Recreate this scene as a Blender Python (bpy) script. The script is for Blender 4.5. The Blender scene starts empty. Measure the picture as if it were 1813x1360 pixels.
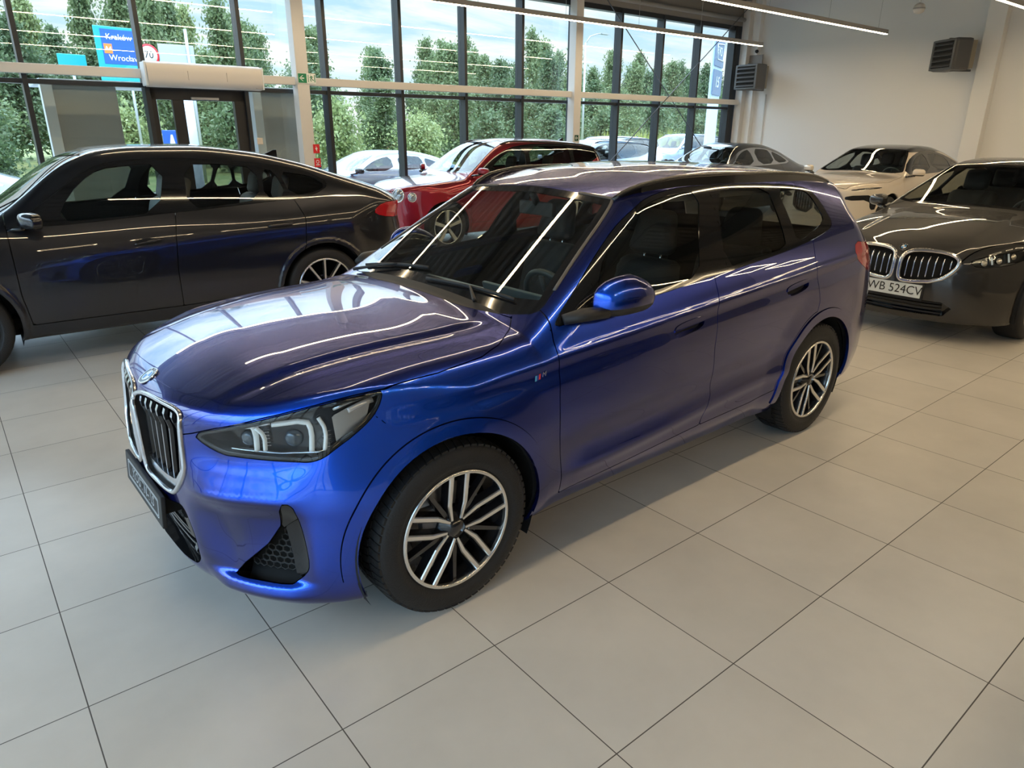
import bpy, bmesh, math, random
import numpy as np
from mathutils import Vector, Matrix

random.seed(7)
PI = math.pi
SC = bpy.context.scene
COL = SC.collection

# ---------------------------------------------------------------- camera (24 mm equivalent phone camera, 1.78 m above the floor)
CAM_R = np.array([[-0.7653505343, 0.6435971410, 0.0046148492], [0.2175236302, 0.2654089619, -0.9392771389], [-0.6057408990, -0.7178724200, -0.3431284800]])
CAM_C = np.array([1.32880143, 2.78007893, 1.78141878])
cam = bpy.data.cameras.new('camera'); cam.sensor_width = 36.0; cam.lens = 36.0 * 1226.63 / 1813; cam.clip_end = 400
camo = bpy.data.objects.new('camera', cam); COL.objects.link(camo)
_r, _d, _f = [Vector(v) for v in CAM_R]
camo.matrix_world = Matrix(((_r.x, -_d.x, -_f.x, CAM_C[0]), (_r.y, -_d.y, -_f.y, CAM_C[1]), (_r.z, -_d.z, -_f.z, CAM_C[2]), (0, 0, 0, 1)))
SC.camera = camo

# ---------------------------------------------------------------- colour management, exposure
SC.view_settings.view_transform = 'Standard'; SC.view_settings.look = 'None'
SC.view_settings.gamma = 1.0; SC.view_settings.use_curve_mapping = False
SC.view_settings.exposure = -0.16
SC.cycles.use_denoising = True
SC.cycles.max_bounces = 10; SC.cycles.transparent_max_bounces = 24
SC.cycles.sample_clamp_indirect = 6.0
SC.cycles.caustics_reflective = False; SC.cycles.caustics_refractive = False

# ---------------------------------------------------------------- sky: blue with streaky white cloud
world = bpy.data.worlds.new('sky'); SC.world = world; world.use_nodes = True
nt = world.node_tree; nt.nodes.clear()
def N(t, **kw):
    n = nt.nodes.new(t)
    for k, v in kw.items(): setattr(n, k, v)
    return n
tc = N('ShaderNodeTexCoord'); sep = N('ShaderNodeSeparateXYZ'); nt.links.new(tc.outputs['Generated'], sep.inputs[0])
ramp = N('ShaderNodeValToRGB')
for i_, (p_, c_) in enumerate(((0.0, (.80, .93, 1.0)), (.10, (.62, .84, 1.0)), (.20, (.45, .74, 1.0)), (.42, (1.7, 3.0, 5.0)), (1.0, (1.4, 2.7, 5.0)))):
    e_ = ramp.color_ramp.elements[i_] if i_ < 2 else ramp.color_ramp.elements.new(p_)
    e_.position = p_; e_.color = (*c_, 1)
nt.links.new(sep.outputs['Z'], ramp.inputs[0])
# project the view direction on a flat cloud deck so that the streaks flatten towards the horizon
mz = N('ShaderNodeMath', operation='MAXIMUM'); nt.links.new(sep.outputs['Z'], mz.inputs[0]); mz.inputs[1].default_value = 0.03
mz2 = N('ShaderNodeMath', operation='ADD'); nt.links.new(mz.outputs[0], mz2.inputs[0]); mz2.inputs[1].default_value = 0.12
dv = N('ShaderNodeVectorMath', operation='SCALE'); iv = N('ShaderNodeMath', operation='DIVIDE'); iv.inputs[0].default_value = 1.0
nt.links.new(mz2.outputs[0], iv.inputs[1]); nt.links.new(tc.outputs['Generated'], dv.inputs[0]); nt.links.new(iv.outputs[0], dv.inputs['Scale'])
mp = N('ShaderNodeMapping'); mp.inputs['Scale'].default_value = (0.75, 1.5, 0.5); mp.inputs['Location'].default_value = (1.3, 0.4, 0); nt.links.new(dv.outputs[0], mp.inputs[0])
no = N('ShaderNodeTexNoise'); no.inputs['Scale'].default_value = 1.1; no.inputs['Detail'].default_value = 9; no.inputs['Roughness'].default_value = 0.6; no.inputs['Distortion'].default_value = 0.35
nt.links.new(mp.outputs[0], no.inputs['Vector'])
cr = N('ShaderNodeValToRGB'); cr.color_ramp.elements[0].position = 0.40; cr.color_ramp.elements[1].position = 0.56
nt.links.new(no.outputs['Fac'], cr.inputs[0])
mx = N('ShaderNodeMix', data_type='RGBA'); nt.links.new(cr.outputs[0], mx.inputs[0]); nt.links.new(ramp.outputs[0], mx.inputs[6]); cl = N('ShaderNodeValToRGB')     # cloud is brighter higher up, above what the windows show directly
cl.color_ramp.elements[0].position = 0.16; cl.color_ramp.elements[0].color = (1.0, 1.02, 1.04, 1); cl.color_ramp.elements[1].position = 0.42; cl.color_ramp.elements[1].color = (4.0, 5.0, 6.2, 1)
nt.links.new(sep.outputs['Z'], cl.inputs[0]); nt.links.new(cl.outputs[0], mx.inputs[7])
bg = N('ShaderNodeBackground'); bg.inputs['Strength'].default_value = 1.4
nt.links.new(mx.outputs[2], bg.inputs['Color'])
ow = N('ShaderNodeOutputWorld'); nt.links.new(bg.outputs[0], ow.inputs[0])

# sun high behind the building: lights the trees and the yard, the roof keeps it out of the hall
sun = bpy.data.lights.new('sun', 'SUN'); sun.energy = 4.2; sun.angle = 0.01; sun.color = (1.0, 0.93, 0.80)
suno = bpy.data.objects.new('sun', sun); COL.objects.link(suno)
suno.rotation_euler = Vector((-0.45, -0.75, -1.05)).to_track_quat('-Z', 'Y').to_euler(); suno.location = (0, 0, 30)

ROOM_YAW = -0.016585      # the hall and its floor tiles stand turned by a degree against the blue car
def rm(x, y, z=0.0):
    c, s = math.cos(ROOM_YAW), math.sin(ROOM_YAW)
    return (c * x - s * y, s * x + c * y, z)
# ---------------------------------------------------------------- numeric helpers
def spl(pts, n=1200):
    """natural cubic spline through (x, y) points -> dense table usable with np.interp"""
    P = np.array(sorted(pts), float); x, y = P[:, 0], P[:, 1]
    m = len(x)
    if m == 2:
        xs = np.linspace(x[0], x[-1], n); return xs, np.interp(xs, x, y)
    h = np.diff(x); A = np.zeros((m, m)); b = np.zeros(m); A[0, 0] = A[-1, -1] = 1
    for i in range(1, m - 1):
        A[i, i - 1] = h[i - 1]; A[i, i] = 2 * (h[i - 1] + h[i]); A[i, i + 1] = h[i]
        b[i] = 3 * ((y[i + 1] - y[i]) / h[i] - (y[i] - y[i - 1]) / h[i - 1])
    c = np.linalg.solve(A, b)
    xs = np.linspace(x[0], x[-1], n)
    k = np.clip(np.searchsorted(x, xs, side='right') - 1, 0, m - 2); d = xs - x[k]
    bb = (y[k + 1] - y[k]) / h[k] - h[k] * (2 * c[k] + c[k + 1]) / 3
    dd = (c[k + 1] - c[k]) / (3 * h[k])
    return xs, y[k] + bb * d + c[k] * d * d + dd * d ** 3

def pch(pts, n=1200):
    """monotone cubic (no overshoot) table"""
    P = np.array(sorted(pts), float); x, y = P[:, 0], P[:, 1]
    h = np.diff(x); dl = np.diff(y) / h; m = np.zeros(len(x))
    for i in range(1, len(x) - 1):
        if dl[i - 1] * dl[i] > 0:
            w1 = 2 * h[i] + h[i - 1]; w2 = h[i] + 2 * h[i - 1]
            m[i] = (w1 + w2) / (w1 / dl[i - 1] + w2 / dl[i])
    m[0], m[-1] = dl[0], dl[-1]
    xs = np.linspace(x[0], x[-1], n); k = np.clip(np.searchsorted(x, xs, side='right') - 1, 0, len(x) - 2)
    t = (xs - x[k]) / h[k]
    return xs, (y[k] * (1 + 2 * t) * (1 - t) ** 2 + h[k] * m[k] * t * (1 - t) ** 2
                + y[k + 1] * t * t * (3 - 2 * t) + h[k] * m[k + 1] * t * t * (t - 1))

def smooth_table(tab, r):
    xs, ys = tab; n = max(1, int(r / (xs[1] - xs[0])))
    k = np.hanning(2 * n + 3)[1:-1]; k /= k.sum()
    yp = np.concatenate([2 * ys[0] - ys[n + 0:0:-1], ys, 2 * ys[-1] - ys[-2:-n - 2:-1]])
    return xs, np.convolve(yp, k, 'valid')

def ev(tab, x):
    return np.interp(x, tab[0], tab[1])

def sst(a, b, x):
    t = np.clip((x - a) / (b - a), 0, 1)
    return t * t * (3 - 2 * t)

def smax(a, b, k):
    h = np.maximum(k - np.abs(a - b), 0)
    return np.maximum(a, b) + h * h / (4 * k)

def smin(a, b, k):
    return -smax(-a, -b, k)

def chaikin(P, it=2, closed=True):
    P = np.array(P, float)
    for _ in range(it):
        if closed:
            Q = np.roll(P, -1, 0); P = np.stack([.75 * P + .25 * Q, .25 * P + .75 * Q], 1).reshape(-1, P.shape[1])
        else:
            Q = P[1:]; R = P[:-1]
            P = np.concatenate([P[:1], np.stack([.75 * R + .25 * Q, .25 * R + .75 * Q], 1).reshape(-1, P.shape[1]), P[-1:]])
    return P

def poly_sd(p, P):
    """signed distance (negative inside) of 2D points p to the closed polygon P"""
    d = np.full(len(p), 1e9); ins = np.zeros(len(p), bool)
    A = np.asarray(P, float); B = np.roll(A, -1, 0)
    for a, b in zip(A, B):
        e = b - a; w = p - a; L = e @ e
        if L < 1e-14: continue
        t = np.clip(w @ e / L, 0, 1); q = w - t[:, None] * e; d = np.minimum(d, (q * q).sum(1))
        c = (a[1] > p[:, 1]) != (b[1] > p[:, 1])
        if c.any():
            xi = a[0] + (p[:, 1] - a[1]) * e[0] / (e[1] if abs(e[1]) > 1e-12 else 1e-12)
            ins ^= c & (p[:, 0] < xi)
    d = np.sqrt(d)
    return np.where(ins, -d, d)

def line_sd(p, L):
    """unsigned distance of 2D points to the open polyline L"""
    d = np.full(len(p), 1e9); L = np.asarray(L, float)
    for a, b in zip(L[:-1], L[1:]):
        e = b - a; w = p - a; t = np.clip(w @ e / max(e @ e, 1e-14), 0, 1); q = w - t[:, None] * e
        d = np.minimum(d, (q * q).sum(1))
    return np.sqrt(d)

# ---------------------------------------------------------------- surface meshes: (V, N, T) numpy arrays
def grad(F, p, e=2e-3):
    g = np.empty_like(p)
    for i in range(3):
        d = np.zeros(3); d[i] = e
        g[:, i] = (F(p + d) - F(p - d)) / (2 * e)
    return g

def surface_net(F, lo, hi, h, coarse=4):
    """smooth triangle mesh of F = 0 (F < 0 inside), naive surface nets on a narrow band, then projected on to F"""
    lo = np.array(lo, float); hi = np.array(hi, float)
    nc = np.ceil((hi - lo) / (h * coarse)).astype(int); n = nc * coarse
    ax = [lo[i] + np.arange(nc[i] + 1) * h * coarse for i in range(3)]
    G = np.stack(np.meshgrid(*ax, indexing='ij'), -1).reshape(-1, 3)
    fc = F(G).reshape(nc + 1)
    near = np.abs(fc) < h * coarse * 2.2
    cell = np.zeros(nc, bool)
    for dx in (0, 1):
        for dy in (0, 1):
            for dz in (0, 1):
                cell |= near[dx:nc[0] + dx, dy:nc[1] + dy, dz:nc[2] + dz]
    fine = np.repeat(np.repeat(np.repeat(cell, coarse, 0), coarse, 1), coarse, 2)
    node = np.zeros(n + 1, bool)
    for dx in (0, 1):
        for dy in (0, 1):
            for dz in (0, 1):
                node[dx:n[0] + dx, dy:n[1] + dy, dz:n[2] + dz] |= fine
    f = np.ones(n + 1, np.float32)
    ci = [np.minimum(np.arange(n[i] + 1) // coarse, nc[i]) for i in range(3)]
    f[:] = np.sign(fc[np.ix_(*ci)])
    idx = np.argwhere(node)
    f[node] = F(lo + idx * h)
    s = f < 0
    cs = np.zeros(n, np.int8)
    for dx in (0, 1):
        for dy in (0, 1):
            for dz in (0, 1):
                cs += s[dx:n[0] + dx, dy:n[1] + dy, dz:n[2] + dz]
    act = (cs > 0) & (cs < 8) & fine
    cid = np.full(n, -1, np.int64); ai = np.argwhere(act); cid[act] = np.arange(len(ai))
    acc = np.zeros((len(ai), 3)); cnt = np.zeros(len(ai))
    corners = [(a, b, c) for a in (0, 1) for b in (0, 1) for c in (0, 1)]
    for a in corners:
        for k in range(3):
            if a[k]: continue
            b = list(a); b[k] = 1
            fa = f[ai[:, 0] + a[0], ai[:, 1] + a[1], ai[:, 2] + a[2]]
            fb = f[ai[:, 0] + b[0], ai[:, 1] + b[1], ai[:, 2] + b[2]]
            m = (fa < 0) != (fb < 0)
            t = fa[m] / (fa[m] - fb[m])
            q = np.array(a, float)[None].repeat(m.sum(), 0); q[:, k] += t
            acc[m] += q; cnt[m] += 1
    V = lo + (ai + acc / cnt[:, None]) * h
    for _ in range(3):
        g = grad(F, V); fv = F(V); V = V - (fv / np.maximum((g * g).sum(1), 1e-6))[:, None].clip(-h, h) * g
    N = grad(F, V, 1.5e-3); N /= np.linalg.norm(N, axis=1)[:, None] + 1e-12
    Q = []
    for k in range(3):
        i, j = [(1, 2), (2, 0), (0, 1)][k]
        sl0 = [slice(1, -1)] * 3; sl0[k] = slice(0, -1); sl1 = list(sl0); sl1[k] = slice(1, None)
        s0 = s[tuple(sl0)]; s1 = s[tuple(sl1)]
        for flip, mm in ((False, s0 & ~s1), (True, ~s0 & s1)):
            e = np.argwhere(mm)
            if not len(e): continue
            off = np.ones(3, int); off[k] = 0; e = e + off
            def c_(di, dj):
                q = e.copy(); q[:, i] -= di; q[:, j] -= dj
                return cid[q[:, 0], q[:, 1], q[:, 2]]
            q = np.stack([c_(1, 1), c_(0, 1), c_(0, 0), c_(1, 0)], 1)
            q = q[(q >= 0).all(1)]
            Q.append(q[:, ::-1] if flip else q)
    Q = np.concatenate(Q)
    d1 = ((V[Q[:, 0]] - V[Q[:, 2]]) ** 2).sum(1); d2 = ((V[Q[:, 1]] - V[Q[:, 3]]) ** 2).sum(1)
    a = d1 <= d2
    T = np.concatenate([Q[a][:, [0, 1, 2]], Q[a][:, [0, 2, 3]], Q[~a][:, [0, 1, 3]], Q[~a][:, [1, 2, 3]]])
    fn = np.cross(V[T[:, 1]] - V[T[:, 0]], V[T[:, 2]] - V[T[:, 0]])
    w = (fn * N[T[:, 0]]).sum(1) < 0
    T[w] = T[w][:, ::-1]
    return V, N, T

def compact(V, N, T):
    u, inv = np.unique(T, return_inverse=True)
    return V[u], N[u], inv.reshape(-1, 3)

def split(m, phi):
    """cut a mesh along the zero line of the per-vertex field phi -> (part with phi < 0, part with phi > 0)"""
    V, N, T = m
    phi = np.where(np.abs(phi) < 1e-7, 1e-7, phi)
    neg = phi < 0; c = neg[T].sum(1)
    A = [T[c == 3]]; B = [T[c == 0]]
    X = T[(c == 1) | (c == 2)]
    if len(X):
        s = neg[X]; one = s.sum(1) == 1
        lone = np.where(one, s.argmax(1), (~s).argmax(1))
        r = np.arange(len(X)); p = X[r, lone]; q = X[r, (lone + 1) % 3]; w = X[r, (lone + 2) % 3]
        E = np.concatenate([np.stack([p, q], 1), np.stack([p, w], 1)]); Es = np.sort(E, 1)
        u, inv = np.unique(Es, axis=0, return_inverse=True); inv = inv.ravel()
        t = phi[u[:, 0]] / (phi[u[:, 0]] - phi[u[:, 1]])
        nv = V[u[:, 0]] + t[:, None] * (V[u[:, 1]] - V[u[:, 0]])
        nn = N[u[:, 0]] + t[:, None] * (N[u[:, 1]] - N[u[:, 0]]); nn /= np.linalg.norm(nn, axis=1)[:, None] + 1e-12
        base = len(V); V = np.concatenate([V, nv]); N = np.concatenate([N, nn])
        e1 = base + inv[:len(X)]; e2 = base + inv[len(X):]
        tri = np.stack([p, e1, e2], 1); qa = np.stack([e1, q, w], 1); qb = np.stack([e1, w, e2], 1)
        A += [tri[one], qa[~one], qb[~one]]; B += [tri[~one], qa[one], qb[one]]
    A = np.concatenate(A); B = np.concatenate(B)
    return compact(V, N, A), compact(V, N, B)

def empty_mesh(m): return len(m[2]) == 0

def merge(*ms):
    Vs, Ns, Ts, b = [], [], [], 0
    for V, N, T in ms:
        Vs.append(V); Ns.append(N); Ts.append(T + b); b += len(V)
    return np.concatenate(Vs), np.concatenate(Ns), np.concatenate(Ts)

def mirror(m):
    V, N, T = m; s = np.array([1, -1, 1.])
    return V * s, N * s, T[:, ::-1].copy()

def rim(m, depth, direction=None, skip_mid=True, closed_back=False):
    """thickness: walls of the given depth inward along every open edge"""
    V, N, T = m
    E = np.concatenate([T[:, [0, 1]], T[:, [1, 2]], T[:, [2, 0]]])
    Es = np.sort(E, 1); u, ix, ct = np.unique(Es, axis=0, return_index=True, return_counts=True)
    b = E[ix[ct == 1]]
    if skip_mid and len(b):
        mid = (np.abs(V[b[:, 0], 1]) < 1e-4) & (np.abs(V[b[:, 1], 1]) < 1e-4); b = b[~mid]
    if not len(b): return m
    a, c = b[:, 0], b[:, 1]
    da = -N[a] * depth if direction is None else np.tile(np.array(direction, float) * depth, (len(a), 1))
    dc = -N[c] * depth if direction is None else da
    en = np.cross(V[c] - V[a], N[a]); en /= np.linalg.norm(en, axis=1)[:, None] + 1e-12
    k = len(a); base = len(V)
    V2 = np.concatenate([V, V[a], V[c], V[c] + dc, V[a] + da]); N2 = np.concatenate([N, en, en, en, en])
    i = base + np.arange(k)
    T2 = np.concatenate([T, np.stack([i + k, i, i + 3 * k], 1), np.stack([i + k, i + 3 * k, i + 2 * k], 1)])
    return V2, N2, T2

def shift(m, d):
    V, N, T = m; return V + N * d, N, T
# ---------------------------------------------------------------- materials
MATS = {}
def mat(name, col=(.5, .5, .5), rough=.5, metal=0.0, coat=0.0, coat_rough=.02, emis=None, estr=0.0, spec=.5, ior=1.5, bump=None, noise=None):
    if name in MATS: return MATS[name]
    m = bpy.data.materials.new(name); m.use_nodes = True; t = m.node_tree; b = t.nodes['Principled BSDF']
    b.inputs['Base Color'].default_value = (*col, 1); b.inputs['Roughness'].default_value = rough; b.inputs['Metallic'].default_value = metal
    b.inputs['Coat Weight'].default_value = coat; b.inputs['Coat Roughness'].default_value = coat_rough; b.inputs['IOR'].default_value = ior
    b.inputs['Specular IOR Level'].default_value = spec
    if emis: b.inputs['Emission Color'].default_value = (*emis, 1); b.inputs['Emission Strength'].default_value = estr
    if noise:   # (scale, amount): gentle mottling of the base colour
        n = t.nodes.new('ShaderNodeTexNoise'); n.inputs['Scale'].default_value = noise[0]; n.inputs['Detail'].default_value = 6
        o = t.nodes.new('ShaderNodeTexCoord'); t.links.new(o.outputs['Object'], n.inputs['Vector'])
        x = t.nodes.new('ShaderNodeMix'); x.data_type = 'RGBA'; t.links.new(n.outputs['Fac'], x.inputs[0])
        x.inputs[6].default_value = (*[c * (1 - noise[1]) for c in col], 1); x.inputs[7].default_value = (*[min(1, c * (1 + noise[1])) for c in col], 1)
        t.links.new(x.outputs[2], b.inputs['Base Color'])
    if bump:    # (scale, strength)
        n = t.nodes.new('ShaderNodeTexNoise'); n.inputs['Scale'].default_value = bump[0]; n.inputs['Detail'].default_value = 4
        o = t.nodes.new('ShaderNodeTexCoord'); t.links.new(o.outputs['Object'], n.inputs['Vector'])
        q = t.nodes.new('ShaderNodeBump'); q.inputs['Strength'].default_value = bump[1]; q.inputs['Distance'].default_value = .01
        t.links.new(n.outputs['Fac'], q.inputs['Height']); t.links.new(q.outputs[0], b.inputs['Normal'])
    MATS[name] = m; return m

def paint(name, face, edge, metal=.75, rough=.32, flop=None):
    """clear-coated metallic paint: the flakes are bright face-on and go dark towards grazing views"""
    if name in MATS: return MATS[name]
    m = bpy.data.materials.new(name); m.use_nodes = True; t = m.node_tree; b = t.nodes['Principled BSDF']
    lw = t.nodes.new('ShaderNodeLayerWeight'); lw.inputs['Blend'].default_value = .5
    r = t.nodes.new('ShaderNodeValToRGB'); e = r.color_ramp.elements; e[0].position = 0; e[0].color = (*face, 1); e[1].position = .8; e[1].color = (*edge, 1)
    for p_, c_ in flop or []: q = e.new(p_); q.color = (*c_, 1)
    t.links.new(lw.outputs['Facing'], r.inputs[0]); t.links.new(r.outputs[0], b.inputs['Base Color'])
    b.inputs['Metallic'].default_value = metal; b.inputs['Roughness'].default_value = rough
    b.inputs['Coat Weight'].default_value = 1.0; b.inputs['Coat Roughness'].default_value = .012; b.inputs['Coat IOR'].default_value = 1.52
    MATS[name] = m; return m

def glass(name, tint=(.9, .95, .93), ior=1.52, refl=(1, 1, 1)):
    if name in MATS: return MATS[name]
    m = bpy.data.materials.new(name); m.use_nodes = True; t = m.node_tree; t.nodes.clear()
    tr = t.nodes.new('ShaderNodeBsdfTransparent'); tr.inputs[0].default_value = (*tint, 1)
    gl = t.nodes.new('ShaderNodeBsdfGlossy'); gl.inputs['Roughness'].default_value = 0.0; gl.inputs[0].default_value = (*refl, 1)
    fr = t.nodes.new('ShaderNodeFresnel'); fr.inputs['IOR'].default_value = ior
    ge = t.nodes.new('ShaderNodeNewGeometry')
    mn = t.nodes.new('ShaderNodeMix'); mn.data_type = 'FLOAT'   # same reflectance from both sides of a thin pane
    fb = t.nodes.new('ShaderNodeFresnel'); fb.inputs['IOR'].default_value = 1 / ior
    t.links.new(ge.outputs['Backfacing'], mn.inputs[0]); t.links.new(fr.outputs[0], mn.inputs[2]); t.links.new(fb.outputs[0], mn.inputs[3])
    mx_ = t.nodes.new('ShaderNodeMixShader'); t.links.new(mn.outputs[0], mx_.inputs[0])
    t.links.new(tr.outputs[0], mx_.inputs[1]); t.links.new(gl.outputs[0], mx_.inputs[2])
    o = t.nodes.new('ShaderNodeOutputMaterial'); t.links.new(mx_.outputs[0], o.inputs[0])
    MATS[name] = m; return m

def lamp_mat(name, col, strength):
    if name in MATS: return MATS[name]
    m = bpy.data.materials.new(name); m.use_nodes = True; t = m.node_tree; t.nodes.clear()
    e = t.nodes.new('ShaderNodeEmission'); e.inputs[0].default_value = (*col, 1); e.inputs[1].default_value = strength
    o = t.nodes.new('ShaderNodeOutputMaterial'); t.links.new(e.outputs[0], o.inputs[0]); MATS[name] = m; return m

# ---------------------------------------------------------------- objects
def link(name, me, m, parent=None, smooth=None):
    o = bpy.data.objects.new(name, me); COL.objects.link(o)
    if m is not None:
        for q in (m if isinstance(m, (list, tuple)) else [m]): me.materials.append(q)
    if parent is not None: o.parent = parent
    return o

def surf(name, mesh, m, parent=None, label=None):
    """object from a (V, N, T) surface with its exact normals"""
    V, Nn, T = mesh
    me = bpy.data.meshes.new(name)
    me.vertices.add(len(V)); me.vertices.foreach_set('co', V.astype(np.float32).ravel())
    me.loops.add(len(T) * 3); me.polygons.add(len(T))
    me.polygons.foreach_set('loop_start', np.arange(len(T), dtype=np.int32) * 3)
    me.loops.foreach_set('vertex_index', T.astype(np.int32).ravel())
    me.polygons.foreach_set('use_smooth', np.ones(len(T), bool))
    me.update(calc_edges=True); me.validate()
    me.normals_split_custom_set_from_vertices(Nn.astype(np.float32).tolist())
    o = link(name, me, m, parent)
    if label: o['label'] = label
    return o

class MB:
    """collects simple shapes into one mesh"""
    def __init__(s): s.v = []; s.f = []; s.mi = []; s.sm = []
    def add(s, v, f, mi=0, smooth=False):
        b = len(s.v); s.v += [tuple(p) for p in v]; s.f += [tuple(i + b for i in q) for q in f]; s.mi += [mi] * len(f); s.sm += [smooth] * len(f)
    def box(s, lo, hi, mi=0):
        (a, b, c), (d, e, g) = lo, hi
        s.add([(a, b, c), (d, b, c), (d, e, c), (a, e, c), (a, b, g), (d, b, g), (d, e, g), (a, e, g)],
              [(0, 3, 2, 1), (4, 5, 6, 7), (0, 1, 5, 4), (1, 2, 6, 5), (2, 3, 7, 6), (3, 0, 4, 7)], mi)
    def bar(s, p, q, w, h, up=(0, 0, 1), mi=0):
        """rectangular bar from p to q, w across and h along 'up'"""
        p, q, up = Vector(p), Vector(q), Vector(up); d = (q - p).normalized(); x = d.cross(up).normalized(); z = x.cross(d).normalized()
        vs = []
        for c in (p, q):
            for a, b in ((-1, -1), (1, -1), (1, 1), (-1, 1)): vs.append(c + x * a * w / 2 + z * b * h / 2)
        s.add(vs, [(0, 1, 2, 3), (7, 6, 5, 4), (0, 4, 5, 1), (1, 5, 6, 2), (2, 6, 7, 3), (3, 7, 4, 0)], mi)
    def tube(s, pts, r, n=8, mi=0, closed=False, caps=True, flat=None):
        """round tube along points; r may be a list; flat=(a, b) scales the section"""
        P = [Vector(p) for p in pts]; m = len(P); R = r if isinstance(r, (list, tuple)) else [r] * m
        fr = None; rings = []
        for i in range(m):
            a = P[(i - 1) % m] if (closed or i > 0) else P[i]; b = P[(i + 1) % m] if (closed or i < m - 1) else P[i]
            t = (b - a).normalized()
            if fr is None:
                u = Vector((0, 0, 1)) if abs(t.z) < .9 else Vector((1, 0, 0)); x = t.cross(u).normalized()
            else:
                x = (fr - t * fr.dot(t)).normalized()
            fr = x; y = t.cross(x).normalized()
            fx, fy = flat if flat else (1, 1)
            rings.append([P[i] + x * math.cos(2 * PI * k / n) * R[i] * fx + y * math.sin(2 * PI * k / n) * R[i] * fy for k in range(n)])
        v = [p for g in rings for p in g]; f = []
        for i in range(m if closed else m - 1):
            j = (i + 1) % m
            for k in range(n): f.append((i * n + k, i * n + (k + 1) % n, j * n + (k + 1) % n, j * n + k))
        if caps and not closed: f += [tuple(range(n))[::-1], tuple((m - 1) * n + k for k in range(n))]
        s.add(v, f, mi, True)
    def lathe(s, prof, n=48, axis='y', c=(0, 0, 0), mi=0, smooth=True, closed=False):
        """profile of (radius, height) turned about an axis"""
        v = []
        for r, h in prof:
            for k in range(n):
                a = 2 * PI * k / n; p = (r * math.cos(a), r * math.sin(a))
                v.append({'y': (c[0] + p[0], c[1] + h, c[2] + p[1]), 'z': (c[0] + p[0], c[1] + p[1], c[2] + h), 'x': (c[0] + h, c[1] + p[0], c[2] + p[1])}[axis])
        f = []; m = len(prof)
        for i in range(m if closed else m - 1):
            j = (i + 1) % m
            for k in range(n):
                q = (i * n + k, i * n + (k + 1) % n, j * n + (k + 1) % n, j * n + k)
                f.append(q if axis in 'z' else q[::-1])
        s.add(v, f, mi, smooth)
    def prism(s, poly, o, ex, ey, depth, mi=0):
        """polygon in the plane (o, ex, ey), thickness 'depth' (vector)"""
        o, ex, ey, d = Vector(o), Vector(ex), Vector(ey), Vector(depth)
        a = [o + ex * x + ey * y for x, y in poly]; n = len(a)
        v = a + [p + d for p in a]
        s.add(v, [tuple(range(n))[::-1], tuple(range(n, 2 * n))] + [(i, (i + 1) % n, n + (i + 1) % n, n + i) for i in range(n)], mi)
    def build(s, name, m, parent=None, label=None, fix=True, bevel=0, auto=None):
        me = bpy.data.meshes.new(name); me.from_pydata([tuple(p) for p in s.v], [], s.f)
        me.polygons.foreach_set('material_index', s.mi); me.polygons.foreach_set('use_smooth', s.sm)
        if fix:
            bm = bmesh.new(); bm.from_mesh(me); bmesh.ops.recalc_face_normals(bm, faces=bm.faces)
            if bevel:
                es = [e for e in bm.edges if len(e.link_faces) == 2 and e.calc_face_angle(0) > .6]
                bmesh.ops.bevel(bm, geom=es, offset=bevel, segments=2, profile=.6, affect='EDGES', clamp_overlap=True)
            bm.to_mesh(me); bm.free()
        me.update()
        o = link(name, me, m, parent)
        if auto:
            me.polygons.foreach_set('use_smooth', [True] * len(me.polygons)); me.set_sharp_from_angle(angle=auto)
        if label: o['label'] = label
        return o

def thing(name, label, cat, loc=(0, 0, 0), rotz=0, group=None):
    o = bpy.data.objects.new(name, None); COL.objects.link(o); o.empty_display_size = .1
    o.location = loc; o.rotation_euler = (0, 0, rotz); o['label'] = label; o['category'] = cat
    if group: o['group'] = group
    return o

def tag(o, label, cat, group=None, loc=None, rotz=None):
    o['label'] = label; o['category'] = cat
    if group: o['group'] = group
    if loc is not None: o.location = loc
    if rotz is not None: o.rotation_euler = (0, 0, rotz)
    return o

def struct(o):
    o['kind'] = 'structure'; return o

def letters(text, size, name, m, parent=None, thick=.001, font_shear=0, spacing=1.0, bold=0.0):
    """flat text as a mesh in its own xy plane, centred on its origin"""
    cu = bpy.data.curves.new(name, 'FONT'); cu.body = text; cu.size = size; cu.extrude = thick; cu.align_x = 'CENTER'; cu.align_y = 'CENTER'
    cu.shear = font_shear; cu.space_character = spacing; cu.offset = bold; cu.resolution_u = 3
    o = bpy.data.objects.new(name, cu); COL.objects.link(o)
    dg = bpy.context.evaluated_depsgraph_get(); me = bpy.data.meshes.new_from_object(o.evaluated_get(dg)); me.name = name
    bpy.data.objects.remove(o); bpy.data.curves.remove(cu); me.materials.clear()
    return link(name, me, m, parent)

def frame_matrix(o, ex, ey):
    ex, ey = Vector(ex).normalized(), Vector(ey); ez = ex.cross(ey).normalized(); ey = ez.cross(ex)
    return Matrix(((ex.x, ey.x, ez.x, o[0]), (ex.y, ey.y, ez.y, o[1]), (ex.z, ey.z, ez.z, o[2]), (0, 0, 0, 1)))
# shared materials
mat('dark cavity', (.006, .006, .006), .8); mat('gloss black trim', (.008, .008, .009), .08, coat=.4); mat('black plastic', (.018, .018, .019), .55)
mat('satin chrome', (.62, .63, .66), .22, 1.0); mat('bright chrome', (.75, .75, .76), .12, 1.0); mat('lamp housing black', (.012, .012, .013), .15, coat=.3)
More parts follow.
